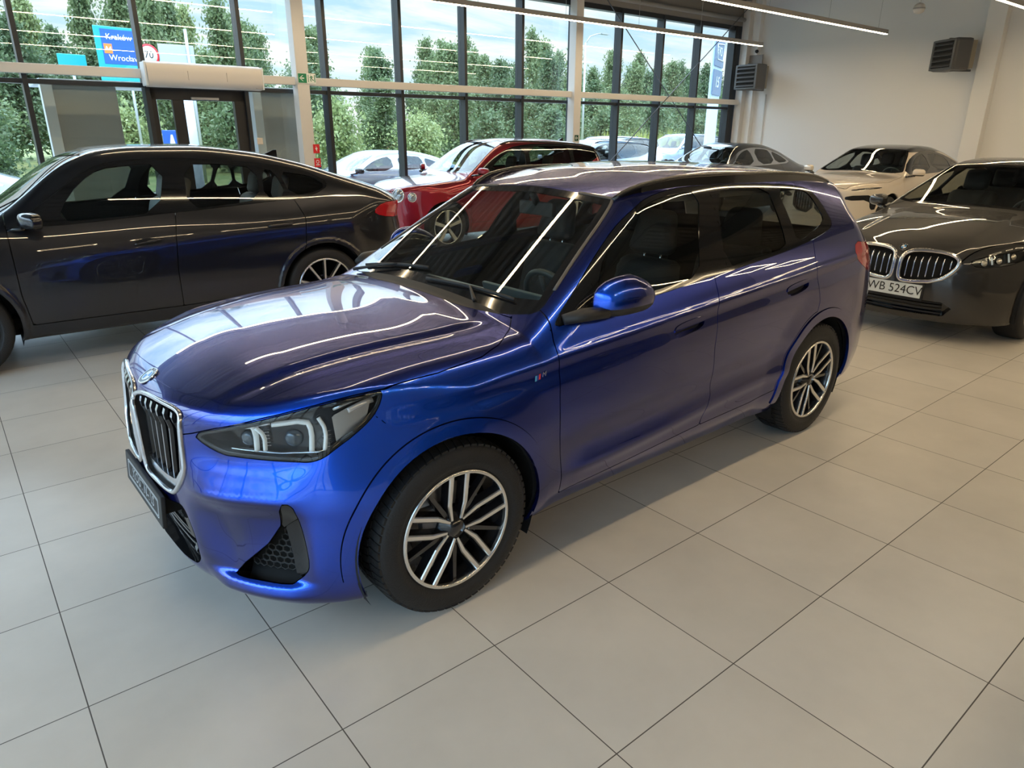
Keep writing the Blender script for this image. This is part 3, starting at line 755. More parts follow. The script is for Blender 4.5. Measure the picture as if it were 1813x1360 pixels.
# outlines on the blue car, in its own metres: S = (x, z), F = (y, z), T = (x, y), W = ((y - x) / sqrt 2, z)
TR = {
    'HL': [(-0.234, 0.81), (-0.133, 0.844), (0.032, 0.888), (0.141, 0.911), (0.246, 0.932), (0.315, 0.943), (0.384, 0.95), (0.4, 0.95), (0.401, 0.931), (0.392, 0.899), (0.368, 0.86), (0.315, 0.814), (0.263, 0.779), (0.227, 0.752), (0.191, 0.739), (0.154, 0.734), (0.06, 0.74), (-0.058, 0.746), (-0.131, 0.747), (-0.187, 0.771)],
    'KID': [(-0.01, 0.838), (0.02, 0.854), (0.077, 0.868), (0.209, 0.877), (0.323, 0.878), (0.371, 0.873), (0.391, 0.857), (0.397, 0.823), (0.397, 0.789), (0.403, 0.732), (0.408, 0.672), (0.392, 0.635), (0.332, 0.565), (0.3, 0.551), (0.213, 0.552), (0.057, 0.542), (0.029, 0.569), (0.032, 0.678), (0.021, 0.79)],
    'CI': [(0.309, 0.511), (0.363, 0.535), (0.406, 0.514), (0.411, 0.458), (0.414, 0.389), (0.396, 0.323), (0.333, 0.243), (0.057, 0.28)],
    'AC': [(0.076, 0.604), (0.12, 0.601), (0.133, 0.537), (0.146, 0.44), (0.155, 0.351), (0.138, 0.312), (0.096, 0.275), (0.075, 0.269), (-0.032, 0.271), (-0.115, 0.269), (-0.158, 0.273), (0.054, 0.468)],
    'WEDGE': [(0.054, 0.468), (0.133, 0.537)],
    'WS': [(-0.41, 0.032), (-0.398, 0.341), (-0.419, 0.469), (-0.444, 0.58), (-0.47, 0.645), (-0.507, 0.714), (-0.534, 0.737), (-0.569, 0.736), (-0.644, 0.712), (-0.795, 0.662), (-0.921, 0.624), (-1.053, 0.586), (-1.184, 0.534), (-1.183, 0.497), (-1.175, 0.313), (-1.179, 0.098), (-1.179, 0.008)],
    'DLO': [(-0.536, 1.039), (-0.578, 1.076), (-0.628, 1.11), (-0.715, 1.168), (-0.809, 1.232), (-0.905, 1.294), (-1.029, 1.37), (-1.13, 1.422), (-1.231, 1.467), (-1.324, 1.493), (-1.436, 1.512), (-1.591, 1.526), (-1.783, 1.527), (-2.037, 1.525), (-2.407, 1.51), (-2.635, 1.492), (-2.753, 1.471), (-2.808, 1.436), (-2.838, 1.385), (-2.856, 1.318), (-2.862, 1.278), (-2.833, 1.253), (-2.742, 1.23), (-2.597, 1.206), (-2.418, 1.185), (-2.2, 1.164), (-1.999, 1.149), (-1.769, 1.132), (-1.598, 1.121), (-1.414, 1.106), (-1.193, 1.089), (-0.92, 1.07), (-0.618, 1.049)],
    'GF': [(-0.775, 1.081), (-0.842, 1.224), (-1.01, 1.343), (-1.102, 1.394), (-1.202, 1.443), (-1.329, 1.478), (-1.488, 1.501), (-1.688, 1.503), (-1.555, 1.302), (-1.481, 1.132), (-1.234, 1.113), (-1.001, 1.097)],
    'GR': [(-1.824, 1.498), (-2.007, 1.502), (-2.319, 1.493), (-2.313, 1.378), (-2.301, 1.267), (-2.286, 1.186), (-1.983, 1.167), (-1.679, 1.142)],
    'GQ': [(-2.409, 1.486), (-2.6, 1.475), (-2.712, 1.461), (-2.754, 1.425), (-2.778, 1.355), (-2.784, 1.306), (-2.752, 1.286), (-2.62, 1.247), (-2.406, 1.199), (-2.416, 1.33)],
    'HOODSIDE': [(-0.465, 0.65), (-0.399, 0.714), (-0.289, 0.785), (-0.179, 0.817), (0.029, 0.825), (0.245, 0.812), (0.263, 0.807), (0.339, 0.784), (0.411, 0.758), (0.512, 0.711), (0.607, 0.653), (0.723, 0.535), (0.778, 0.446), (0.798, 0.397)],
    'BF': [(0.28, 0.869), (0.23, 0.811), (0.176, 0.754)],
    'DF': [(-0.52, 1.025), (-0.51, 0.995), (-0.511, 0.949), (-0.516, 0.898), (-0.511, 0.775), (-0.516, 0.585), (-0.551, 0.3)],
    'DB': [(-1.595, 1.116), (-1.602, 1.026), (-1.588, 0.968), (-1.574, 0.783), (-1.596, 0.508), (-1.562, 0.45), (-1.549, 0.386)],
    'DC': [(-2.588, 1.164), (-2.554, 1.05), (-2.584, 0.864), (-2.575, 0.791)],
    'DBOT': [(-0.443, 0.287), (-0.547, 0.299), (-0.706, 0.31), (-0.863, 0.331), (-1.095, 0.331), (-1.349, 0.33), (-1.545, 0.378), (-1.855, 0.371), (-2.069, 0.379), (-2.275, 0.371)],
    'SILL': [(-1.084, 0.254), (-1.412, 0.291), (-1.935, 0.279)],
    'HF': [(-1.258, 0.936), (-1.462, 0.954), (-1.485, 0.937), (-1.469, 0.896), (-1.305, 0.875), (-1.263, 0.877), (-1.243, 0.898)],
    'HR': [(-2.231, 0.986), (-2.439, 1.008), (-2.47, 0.989), (-2.457, 0.952), (-2.273, 0.927), (-2.229, 0.949)],
    'MB_': [(-0.387, 0.866), (-0.415, 0.874), (-0.442, 0.884)],
    'TL': [(-3.081, 1.142), (-3.153, 1.102), (-3.224, 1.06), (-3.099, 0.979), (-3.008, 1.067)],
    'PDC': [(0.415, 0.513)],
    'TLQ': [(-3.105, 1.179)],
    'APB': [(-0.57, 1.108), (-0.58, 1.079)],
    'DRL1': [(-0.154, 0.827), (-0.015, 0.863), (-0.003, 0.835), (-0.01, 0.763)],
    'DRL1b': [(0.003, 0.852), (0.028, 0.824), (0.023, 0.768)],
    'DRL2': [(0.059, 0.865), (0.168, 0.874), (0.183, 0.832), (0.176, 0.768)],
    'DRL2b': [(0.203, 0.879), (0.226, 0.832), (0.222, 0.772)],
    'DRLB': [(-0.112, 0.762), (-0.02, 0.76), (0.11, 0.755), (0.227, 0.77)],
    'DRLO': [(0.295, 0.886), (0.37, 0.919), (0.356, 0.873), (0.288, 0.81)],
    'DRLS': [(0.299, 0.895), (0.367, 0.925)],
}
# ---------------------------------------------------------------- shared car-building tools
def dom(phi, ok):
    return np.where(ok, phi, 1.0)

def fS(m): return m[0][:, [0, 2]]
def fF(m): return m[0][:, [1, 2]]
def fT(m): return m[0][:, [0, 1]]
def fW(m): return np.stack([(m[0][:, 1] - m[0][:, 0]) / 2 ** .5, m[0][:, 2]], 1)

def take(m, phi, gap=0.0):
    """-> (piece, rest), leaving a joint of width 2*gap"""
    piece, rest = split(m, phi + gap)
    if gap:
        # same field again on what is left, through interpolation of the cut edge
        pass
    return piece, rest

def take_poly(m, proj, poly, ok=None, gap=0.0):
    f = lambda q: poly_sd(proj(q), poly) if ok is None else dom(poly_sd(proj(q), poly), ok(q[0]))
    piece, rest = split(m, f(m) + gap)
    if gap and len(rest[2]):
        _, rest = split(rest, f(rest) - gap)
    return piece, rest

def groove(m, proj, line, g=.0022, ok=None):
    f = line_sd(proj(m), line) - g
    if ok is not None: f = dom(f, ok(m[0]))
    return split(m, f)[1]

def drape(F, pts, mode, lift=0.0, side=1):
    """points given in one of the outline planes, dropped on to the body; -> (points, normals)"""
    pts = np.array(pts, float); n = len(pts)
    r2 = 2 ** -.5
    if mode == 'S': O = np.stack([pts[:, 0], np.full(n, 1.25), pts[:, 1]], 1); D = np.array([0, -1., 0])
    elif mode == 'F': O = np.stack([np.full(n, 1.4), pts[:, 0], pts[:, 1]], 1); D = np.array([-1., 0, 0])
    elif mode == 'T': O = np.stack([pts[:, 0], pts[:, 1], np.full(n, 2.0)], 1); D = np.array([0, 0, -1.])
    elif mode == 'W':
        O = np.stack([-r2 * pts[:, 0] + 1.2 * r2 + .3, r2 * pts[:, 0] + 1.2 * r2 + .3, pts[:, 1]], 1); D = np.array([-r2, -r2, 0])
    elif mode == 'R': O = np.stack([np.full(n, -4.3), pts[:, 0], pts[:, 1]], 1); D = np.array([1., 0, 0])
    t = np.zeros(n); hit = np.zeros(n, bool)
    for _ in range(400):
        f = F(O + t[:, None] * D); hit |= f < 5e-4
        if hit.all(): break
        t = np.where(hit, t, t + np.clip(f * .7, 4e-4, .08))
    P = O + t[:, None] * D
    Nn = grad(F, P); Nn /= np.linalg.norm(Nn, axis=1)[:, None]
    P = P + Nn * lift
    if side < 0: P = P * [1, -1, 1]; Nn = Nn * [1, -1, 1]
    return P, Nn

def resample(P, step, closed=False):
    P = np.array(P, float)
    if closed: P = np.concatenate([P, P[:1]])
    L = np.concatenate([[0], np.cumsum(np.linalg.norm(np.diff(P, axis=0), axis=1))])
    n = max(2, int(L[-1] / step) + 1); s = np.linspace(0, L[-1], n)
    if closed: s = s[:-1]
    return np.stack([np.interp(s, L, P[:, i]) for i in range(P.shape[1])], 1)

def inset_poly(P, d):
    """shrink a closed polygon by d (positive = inwards)"""
    P = np.array(P, float); a = np.roll(P, 1, 0); b = np.roll(P, -1, 0); t = b - a; t /= np.linalg.norm(t, axis=1)[:, None] + 1e-12
    area = (P[:, 0] * b[:, 1] - b[:, 0] * P[:, 1]).sum()
    n = np.stack([-t[:, 1], t[:, 0]], 1) * (1 if area > 0 else -1)
    return P + n * d

def strip_on(mb, P, Nn, w, h, mi=0, closed=False):
    """low rounded strip of width w, height h following draped points"""
    m = len(P); T = np.roll(P, -1, 0) - np.roll(P, 1, 0)
    if not closed: T[0] = P[1] - P[0]; T[-1] = P[-1] - P[-2]
    T /= np.linalg.norm(T, axis=1)[:, None] + 1e-12
    X = np.cross(T, Nn); X /= np.linalg.norm(X, axis=1)[:, None] + 1e-12
    prof = [(-.5, -.2), (-.42, .7), (-.2, 1), (.2, 1), (.42, .7), (.5, -.2)]; k = len(prof)
    v = [P[i] + X[i] * a * w + Nn[i] * b * h for i in range(m) for a, b in prof]
    f = []
    for i in range(m if closed else m - 1):
        j = (i + 1) % m
        for q in range(k - 1): f.append((i * k + q, j * k + q, j * k + q + 1, i * k + q + 1))
    if not closed: f += [tuple(range(k)), tuple((m - 1) * k + q for q in range(k))[::-1]]
    mb.add(v, f, mi, True)

def both(fn):
    for sd in (1, -1): fn(sd)

def side_mesh(m, sd): return m if sd > 0 else mirror(m)

# ---------------------------------------------------------------- wheels
def star_poly(a, r): return (r * math.cos(a), r * math.sin(a))

def build_wheel(root, x, y, sd, R=.352, rim_r=.243, width=.225, style='y', seed_rot=0.0, detail=True, z=None, names=True, bright=(.78, .77, .75)):
    """tyre + rim; the outer face looks along sd * y"""
    z = R - .006 if z is None else z
    car = root; root = bpy.data.objects.new('wheel', None); COL.objects.link(root); root.parent = car
    t_m = mat('tyre rubber', (.012, .012, .013), .62, bump=(120, .25)); dark = mat('rim gloss black', (.012, .012, .014), .22, coat=.6); alu = mat('rim diamond cut', bright, .24, .95)
    w = width
    def Y(h): return y + sd * h          # h = 0 at the hub face, outwards positive
    wheel = MB(); n = 72 if detail else 40
    # tyre: tread, shoulders, bulged sidewall with a rim protector
    prof = [(rim_r - .004, -w + .035), (rim_r + .03, -w + .005), (R - .05, -w - .004), (R - .018, -w + .008), (R - .003, -w + .035), (R, -w * .5), (R - .003, -.035), (R - .016, -.008), (R - .045, .004), (R - .075, .006),
            (rim_r + .022, -.001), (rim_r + .008, -.004), (rim_r + .001, -.012), (rim_r - .006, -.03)]
    # closely sampled so that it stays round
    prof = [tuple(p) for p in chaikin(prof, 2, False)]
    wheel.lathe([(r, sd * h) for r, h in prof], n, 'y', (x, y, z))
    if detail:
        # tread grooves: dark ribs as shallow raised blocks round the tread
        tb = wheel
        for k in range(64):
            a = 2 * PI * k / 64 + .02
            for h0, h1, sk in ((-.012, -.062, .03), (-.07, -.12, -.03), (-.128, -.178, .03), (-.185, -w + .012, -.03)):
                v = []
                for rr in (R - .012, R + .0035):
                    for hh, da in ((h0, 0), (h1, sk)):
                        rl = rr - (.010 if (hh > -.02 or hh < -w + .02) else 0)
                        for aa in (a + da, a + da + .075):
                            v.append((x + rl * math.cos(aa), Y(hh), z + rl * math.sin(aa)))
                tb.add(v, [(4, 5, 7, 6), (0, 4, 6, 2), (1, 3, 7, 5), (0, 1, 5, 4), (2, 6, 7, 3)])
    ty = wheel.build('tyre', t_m, root)
    # barrel and lip
    b = MB()
    b.lathe([(r, sd * h) for r, h in [(rim_r, -w + .04), (rim_r - .02, -w + .05), (rim_r - .035, -.10), (rim_r - .012, -.022), (rim_r - .008, -.008)]], n, 'y', (x, y, z))
    b.lathe([(r, sd * h) for r, h in [(.10, -.11), (.0, -.112)]], 32, 'y', (x, y, z))
    rm_ = b.build('rim', dark, root)
    l = MB(); l.lathe([(r, sd * h) for r, h in [(rim_r - .012, -.02), (rim_r - .0125, -.004), (rim_r - .010, -.001), (rim_r - .001, .000), (rim_r + .003, -.006)]], n, 'y', (x, y, z))
    l.build('rim_lip', alu, root)
    ri = rim_r - .006
    def P(a, r, h): return (x + sd * r * math.cos(a) * 1.0, Y(h), z + r * math.sin(a))
    def arm(mb, pl, wl, h_out, h_in, depth, mi=0):
        """flat-faced spoke following (angle, radius) points with widths"""
        pts = [Vector((r * math.cos(a), r * math.sin(a))) for a, r in pl]; m = len(pts); v = []
        for i, p in enumerate(pts):
            a = pts[max(i - 1, 0)]; c = pts[min(i + 1, m - 1)]; d = (c - a).normalized(); nn = Vector((-d.y, d.x))
            rr = p.length; h = h_in + (h_out - h_in) * min(1, max(0, (rr - .04) / (ri - .04)))
            for s_ in (-1, 1):
                q = p + nn * s_ * wl[i] / 2; v.append((x + sd * q.x, Y(h), z + q.y)); 
            for s_ in (-1, 1):
                q = p + nn * s_ * wl[i] * .8; v.append((x + sd * q.x, Y(h - depth), z + q.y))
        f = []
        for i in range(m - 1):
            o = 4 * i; f += [(o, o + 4, o + 5, o + 1), (o + 1, o + 5, o + 7, o + 3), (o + 4, o, o + 2, o + 6)]
        f += [(0, 1, 3, 2), (4 * m - 4, 4 * m - 2, 4 * m - 1, 4 * m - 3)]
        mb.add(v, f, mi)
    if style == 'y':
        for k in range(5):
            a0 = PI / 2 + 2 * PI * k / 5 + seed_rot
            al = MB(); bk = MB()
            hw = .036; rk = .112      # half distance of the twin arms, radius of the kink
            for s_ in (-1, 1):
                ao = math.asin(hw / ri); ak = math.asin(hw * .98 / rk); ah = .50
                pts = [(a0 + s_ * ao, ri - .001), (a0 + s_ * ak, rk), (a0 + s_ * ah, .043)]
                arm(al, pts, [.0150, .0135, .0085], -.004, -.018, .006)
                arm(bk, pts, [.026, .024, .014], -.008, -.022, .035)
            bk.build('spoke', dark, root); al.build('spoke_face', alu, root)
            th = MB(); a1 = a0 + PI / 5
            arm(th, [(a1, ri - .004), (a1, .05)], [.014, .020], -.020, -.030, .03)
            th.build('spoke', dark, root)
    else:
        ns, wd = {'multi': (10, .017), 'five': (5, .05), 'seven': (7, .034)}[style]
        for k in range(ns):
            a0 = PI / 2 + 2 * PI * k / ns + seed_rot; al = MB()
            arm(al, [(a0, ri), (a0, .03)], [wd * 1.15, wd * .8], -.004, -.02, .03)
            al.build('spoke', alu, root)
    hb = MB()
    hb.lathe([(r, sd * h) for r, h in [(.075, -.06), (.066, -.030), (.036, -.020), (.034, -.014), (.0, -.014)]], 40, 'y', (x, y, z))
    for k in range(5):
        a = PI / 2 + 2 * PI * (k + .5) / 5 + seed_rot
        hb.lathe([(r, sd * h) for r, h in [(.010, -.035), (.010, -.022), (.007, -.018), (0, -.018)]], 10, 'y', (x + sd * .056 * math.cos(a), y, z + .056 * math.sin(a)))
    hb.build('hub', dark, root)
    if detail:
        roundel('hub_cap', (x, Y(-.0135), z), (sd * 1.0, 0, 0), (0, 0, 1), .031, root)
        d = MB(); d.lathe([(r, sd * h) for r, h in [(.165, -.10), (.165, -.085), (.09, -.085), (.09, -.055)]], 48, 'y', (x, y, z))
        d.build('brake_disc', mat('brake disc', (.35, .35, .35), .35, .9), root)
        c = MB(); c.box((x + sd * .07 - .05, min(Y(-.12), Y(-.055)), z - .08), (x + sd * .07 + .06, max(Y(-.12), Y(-.055)), z + .10))
        c.build('brake_caliper', mat('caliper grey', (.25, .25, .26), .45, .5), root, bevel=.01)
    return ty

def roundel(name, o, ex, ey, r, parent):
    """the round badge: black ring with white letters, quartered blue and white, chrome edge"""
    ex = Vector(ex).normalized(); ey = Vector(ey).normalized(); ez = ex.cross(ey).normalized(); o = Vector(o)
    root = None
    m = MB(); n = 40
    def ring(r0, r1, h0, h1, mi, a0=0, a1=2 * PI, k=n):
        v = []; f = []
        for i in range(k + 1):
            a = a0 + (a1 - a0) * i / k; d = ex * math.cos(a) + ey * math.sin(a)
            v += [o + d * r0 + ez * h0, o + d * r1 + ez * h1]
        for i in range(k): f.append((2 * i, 2 * i + 1, 2 * i + 3, 2 * i + 2))
        m.add(v, f, mi, True)
    H = r * .10
    ring(r * .97, r, H, 0, 0); ring(r * .90, r * .97, H, H, 0); ring(r * .60, r * .90, H * .85, H * .85, 1); ring(r * .55, r * .60, H, H, 0)
    for q in range(4):
        ring(0, r * .55, H * .9, H * .9, 2 if q % 2 else 3, q * PI / 2, (q + 1) * PI / 2, 12)
    ms = [mat('badge chrome', (.75, .75, .76), .12, 1), mat('badge black', (.02, .02, .022), .25, coat=.5), mat('badge white', (.85, .86, .88), .3, coat=.5), mat('badge blue', (.03, .25, .62), .3, coat=.5)]
    for ch, a in (('B', 125), ('M', 90), ('W', 55)):
        A = math.radians(a); d = ex * math.cos(A) + ey * math.sin(A); t = ex * math.sin(A) - ey * math.cos(A)
        text_into(m, ch, r * .34, o + d * r * .75 + ez * H * 1.05, t, d, 2)
    return m.build(name, ms, parent, fix=False)

def text_into(mb, text, size, o, ex, ey, mi, thick=.0002, shear=0, spacing=1.0, bold=0):
    L = letters(text, size, 'tmp_text', None, None, thick, shear, spacing, bold); M_ = frame_matrix(o, ex, ey)
    mb.add([tuple(M_ @ v.co) for v in L.data.vertices], [tuple(p.vertices) for p in L.data.polygons], mi)
    me = L.data; bpy.data.objects.remove(L); bpy.data.meshes.remove(me)
# forms of the other cars (own frames: front axle at x = 0)
def make_body(wb, fo, ro, W, zc, belt, roof, crease, xf, rear, crown=.05, corner=1.0, roof_y=.62, sill=.20, haunch=0.0, wheel_r=.36, ktop=.09, kroof=.10, arch=.41, pr=1.0, top=None, front=None, belt_in=.06):
    k = W / .905; xt = -(wb + ro)
    P = lambda pts: [(x, y * k) for x, y in pts]
    rails = [([(0, .18)], P([(xt, .80), (-wb, .84), (-wb + .6, .81), (-.6, .81), (0, .84), (fo, .80)])),
             ([(0, .34)], P([(xt, .84), (-wb, .885), (-wb / 2, .872), (0, .885), (fo, .84)])),
             ([(0, .52)], P([(xt, .86), (-wb, .903), (-wb / 2, .898), (0, .900), (fo, .86)])),
             ([(0, .70)], P([(xt, .86), (-wb, .907), (-wb / 2, .905), (0, .903), (fo, .86)])),
             (crease, P([(xt, .82), (-wb - .4, .87 + haunch), (-wb, .885 + haunch), (-wb / 2, .89), (0, .872), (fo, .82)])),
             (belt, P([(xt, .72), (-wb - .4, .80), (-wb, .82 + haunch * .5), (-wb / 2, .905 - belt_in), (-.4, .905 - belt_in), (0, .81), (fo, .76)])),
             ([(xt, roof), (fo, roof)], P([(xt, roof_y - .12), (-wb, roof_y - .03), (-wb / 2, roof_y), (fo, roof_y - .02)])),
             ([(xt, roof + .25), (fo, roof + .25)], P([(xt, roof_y - .25), (-wb / 2, roof_y - .16), (fo, roof_y - .16)]))]
    c = corner
    pf = [(.2, [(0, 0), (.2, .010), (.4, .05 * c), (.55, .11 * c), (.65, .175 * c), (.75, .27 * c), (.82, .36 * c), (.88, .48 * c), (.92, .62 * c), (1.02, 1.0)]),
          (.95, [(0, 0), (.2, .014), (.4, .07 * c), (.55, .15 * c), (.65, .24 * c), (.75, .36 * c), (.82, .48 * c), (.88, .60 * c), (.92, .74 * c), (1.02, 1.1)])]
    return Body(zc=zc, crown=[(xt, crown * 1.3), (-wb / 2, crown), (fo, crown)], rails=rails, xf=xf, pf=pf, xr=rear,
                pr=[(0, 0), (.3, .012 * pr), (.5, .045 * pr), (.65, .10 * pr), (.75, .17 * pr), (.82, .25 * pr), (.88, .37 * pr), (.95, .6 * pr), (1.05, .9)],
                ksm=.012, zb=[(xt, .32), (-wb - .4, .25), (-wb + .5, sill), (-.5, sill), (fo * .5, .17), (fo, .17)],
                ktop=ktop, kroof=kroof, kfront=.06, kside=.13, arches=((0, wheel_r, arch + .03, arch + .055, .012), (-wb, wheel_r, arch + .03, arch + .055, .014)), ex_top=top, ex_front=front)

def bulge_top(y0, amt):
    return lambda x, y: amt * sst(.8, .5, x) * sst(-.6, -.35, x) * sst(y0 + .05, y0 - .05, y)

COUPE = make_body(2.86, .86, 1.06, .955,   # dark coupe-roofed SUV
    zc=[(-4.3, 1.06), (-3.93, 1.17), (-3.78, 1.225), (-3.55, 1.295), (-3.2, 1.405), (-2.8, 1.525), (-2.35, 1.615), (-1.9, 1.657), (-1.5, 1.658), (-1.2, 1.635), (-1.0, 1.575), (-.35, 1.17), (-.22, 1.12), (.2, 1.07), (.6, 1.0), (.9, .87)],
    belt=[(-4.3, 1.27), (-3.2, 1.22), (-2.6, 1.165), (-1.6, 1.12), (-.5, 1.06), (.9, 1.0)], roof=1.55, crease=[(-4.3, 1.09), (-2.8, 1.04), (-1.4, .97), (0, .92), (.9, .88)],
    xf=[(0, .75), (.3, .85), (.8, .86), (1.1, .8)], rear=[(0, -3.6), (.4, -3.88), (.75, -3.93), (1.0, -3.90), (1.12, -3.92), (1.2, -3.85), (1.6, -3.3)], roof_y=.60, sill=.24, haunch=.012, wheel_r=.37, arch=.42)
SEDAN_B = make_body(2.995, .90, 1.15, .93,   # black saloon
    zc=[(-4.6, 1.06), (-4.1, 1.09), (-3.6, 1.13), (-3.2, 1.24), (-2.7, 1.40), (-2.2, 1.477), (-1.9, 1.489), (-1.6, 1.473), (-1.33, 1.434), (-1.31, 1.4285), (-1.29, 1.4205), (-1.0, 1.279), (-.60, 1.080), (-.57, 1.064), (-.42, 1.025), (0, .985), (.4, .92), (.7, .84), (.84, .76), (.95, .68)],
    belt=[(-4.6, 1.08), (-3, 1.05), (-1.5, 1.0), (-.5, .97), (.9, .86)], roof=1.38, crease=[(-4.6, .98), (-3, .93), (-1.4, .88), (0, .82), (.9, .72)],
    xf=[(0, .80), (.18, .84), (.3, .87), (.5, .89), (.68, .88), (.80, .84), (1.0, .78)], rear=[(0, -4.0), (.5, -4.14), (1.0, -4.08), (1.3, -4.0)], roof_y=.58, sill=.18, corner=1.0, top=bulge_top(.50, .014))
LUX_R = make_body(2.995, .90, 1.16, .95,    # red luxury SUV
    zc=[(-4.5, 1.55), (-4.05, 1.57), (-3.6, 1.68), (-3.0, 1.755), (-2.3, 1.79), (-1.8, 1.785), (-1.45, 1.745), (-1.25, 1.68), (-.55, 1.27), (-.42, 1.20), (0, 1.16), (.4, 1.11), (.7, 1.02), (.86, .90), (.95, .8)],
    belt=[(-4.5, 1.27), (-3, 1.20), (-1.5, 1.17), (-.5, 1.14), (.9, 1.0)], roof=1.68, crease=[(-4.5, 1.12), (-3, 1.08), (-1.4, 1.02), (0, 1.0), (.9, .85)],
    xf=[(0, .78), (.25, .86), (.5, .88), (.75, .87), (.95, .84), (1.2, .75)], rear=[(0, -3.9), (.5, -4.13), (1.0, -4.12), (1.25, -4.02), (1.6, -3.85), (1.8, -3.7)], roof_y=.64, sill=.24, wheel_r=.38, arch=.43, haunch=.01, crown=.06)
SEDAN_W = make_body(3.10, .90, 1.28, .94,    # pearl white limousine
    zc=[(-4.8, 1.05), (-4.3, 1.09), (-3.8, 1.14), (-3.4, 1.26), (-2.9, 1.42), (-2.3, 1.512), (-1.9, 1.527), (-1.6, 1.510), (-1.32, 1.470), (-1.30, 1.4645), (-1.28, 1.456), (-1.0, 1.317), (-.62, 1.127), (-.58, 1.106), (-.45, 1.075), (0, 1.05), (.4, 1.01), (.7, .95), (.85, .87), (.95, .75)],
    belt=[(-4.8, 1.10), (-3, 1.07), (-1.5, 1.03), (-.5, 1.02), (.9, .94)], roof=1.42, crease=[(-4.8, 1.0), (-3, .95), (-1.4, .92), (0, .90), (.9, .82)],
    xf=[(0, .82), (.25, .87), (.5, .89), (.8, .885), (.92, .86), (1.1, .8)], rear=[(0, -4.2), (.5, -4.38), (1.0, -4.33), (1.3, -4.2)], roof_y=.59, sill=.18, corner=.9)
SEDAN_G = make_body(3.05, .88, 1.22, .94,    # grey grand saloon
    zc=[(-4.7, .98), (-4.25, 1.02), (-3.8, 1.07), (-3.4, 1.19), (-2.9, 1.36), (-2.3, 1.46), (-1.8, 1.475), (-1.45, 1.44), (-1.2, 1.36), (-.58, 1.07), (-.45, 1.045), (0, 1.03), (.4, 1.0), (.7, .93), (.85, .85), (.95, .75)],
    belt=[(-4.7, 1.04), (-3, 1.03), (-1.5, 1.0), (-.5, .99), (.9, .90)], roof=1.37, crease=[(-4.7, .95), (-3, .93), (-1.4, .88), (0, .86), (.9, .78)],
    xf=[(0, .82), (.25, .86), (.5, .87), (.8, .865), (.92, .83), (1.1, .75)], rear=[(0, -4.0), (.5, -4.27), (.95, -4.24), (1.3, -4.1)], roof_y=.57, sill=.18, haunch=.015)
POSES = {'COUPE': (1.25, -4.50, -.060, 1.0, 1.0), 'SEDAN_B': (-6.28, .24, -.03, .98, 1.05), 'LUX_R': (-5.1, -7.2, -.055, .905, 1.03), 'SEDAN_W': (-11.5, -3.3, -.012, .97, 1.06), 'SEDAN_G': (-11.4, -6.76, -.01, .945, 1.12)}
CTR = {
  'COUPE': {
    'DLO': [(-0.518, 1.112), (-0.676, 1.22), (-0.892, 1.361), (-1.085, 1.493), (-1.229, 1.533), (-1.422, 1.549), (-1.729, 1.555), (-2.049, 1.538), (-2.45, 1.499), (-2.762, 1.442), (-2.921, 1.386), (-3.017, 1.312), (-2.959, 1.261), (-2.78, 1.198), (-2.3, 1.171), (-1.627, 1.13), (-1.519, 1.128), (-0.876, 1.087), (-0.672, 1.089)],
    'GF': [(-0.785, 1.11), (-0.904, 1.302), (-1.095, 1.455), (-1.245, 1.5), (-1.641, 1.51), (-1.51, 1.142), (-1.09, 1.119)],
    'GR': [(-1.791, 1.507), (-2.099, 1.5), (-2.395, 1.461), (-2.349, 1.201), (-2.044, 1.17), (-1.733, 1.151)],
    'GQ': [(-2.439, 1.455), (-2.544, 1.433), (-2.599, 1.222), (-2.384, 1.202)],
    'GP': [(-2.584, 1.428), (-2.774, 1.398), (-2.91, 1.365), (-2.982, 1.292), (-2.887, 1.244), (-2.633, 1.216)],
    'DB': [(-1.732, 1.562), (-1.646, 1.221), (-1.596, 0.948), (-1.57, 0.656), (-1.574, 0.392)],
    'DC': [(-2.647, 1.194), (-2.709, 1.03), (-2.688, 0.798), (-2.641, 0.673)],
    'TL': [(-3.428, 1.038), (-3.52, 1.106), (-3.728, 1.111), (-3.68, 0.966), (-3.502, 0.999)],
    'HF': [(-1.276, 0.909), (-1.49, 0.936)],
    'HR': [(-2.358, 0.974), (-2.589, 0.986)],
  },
}
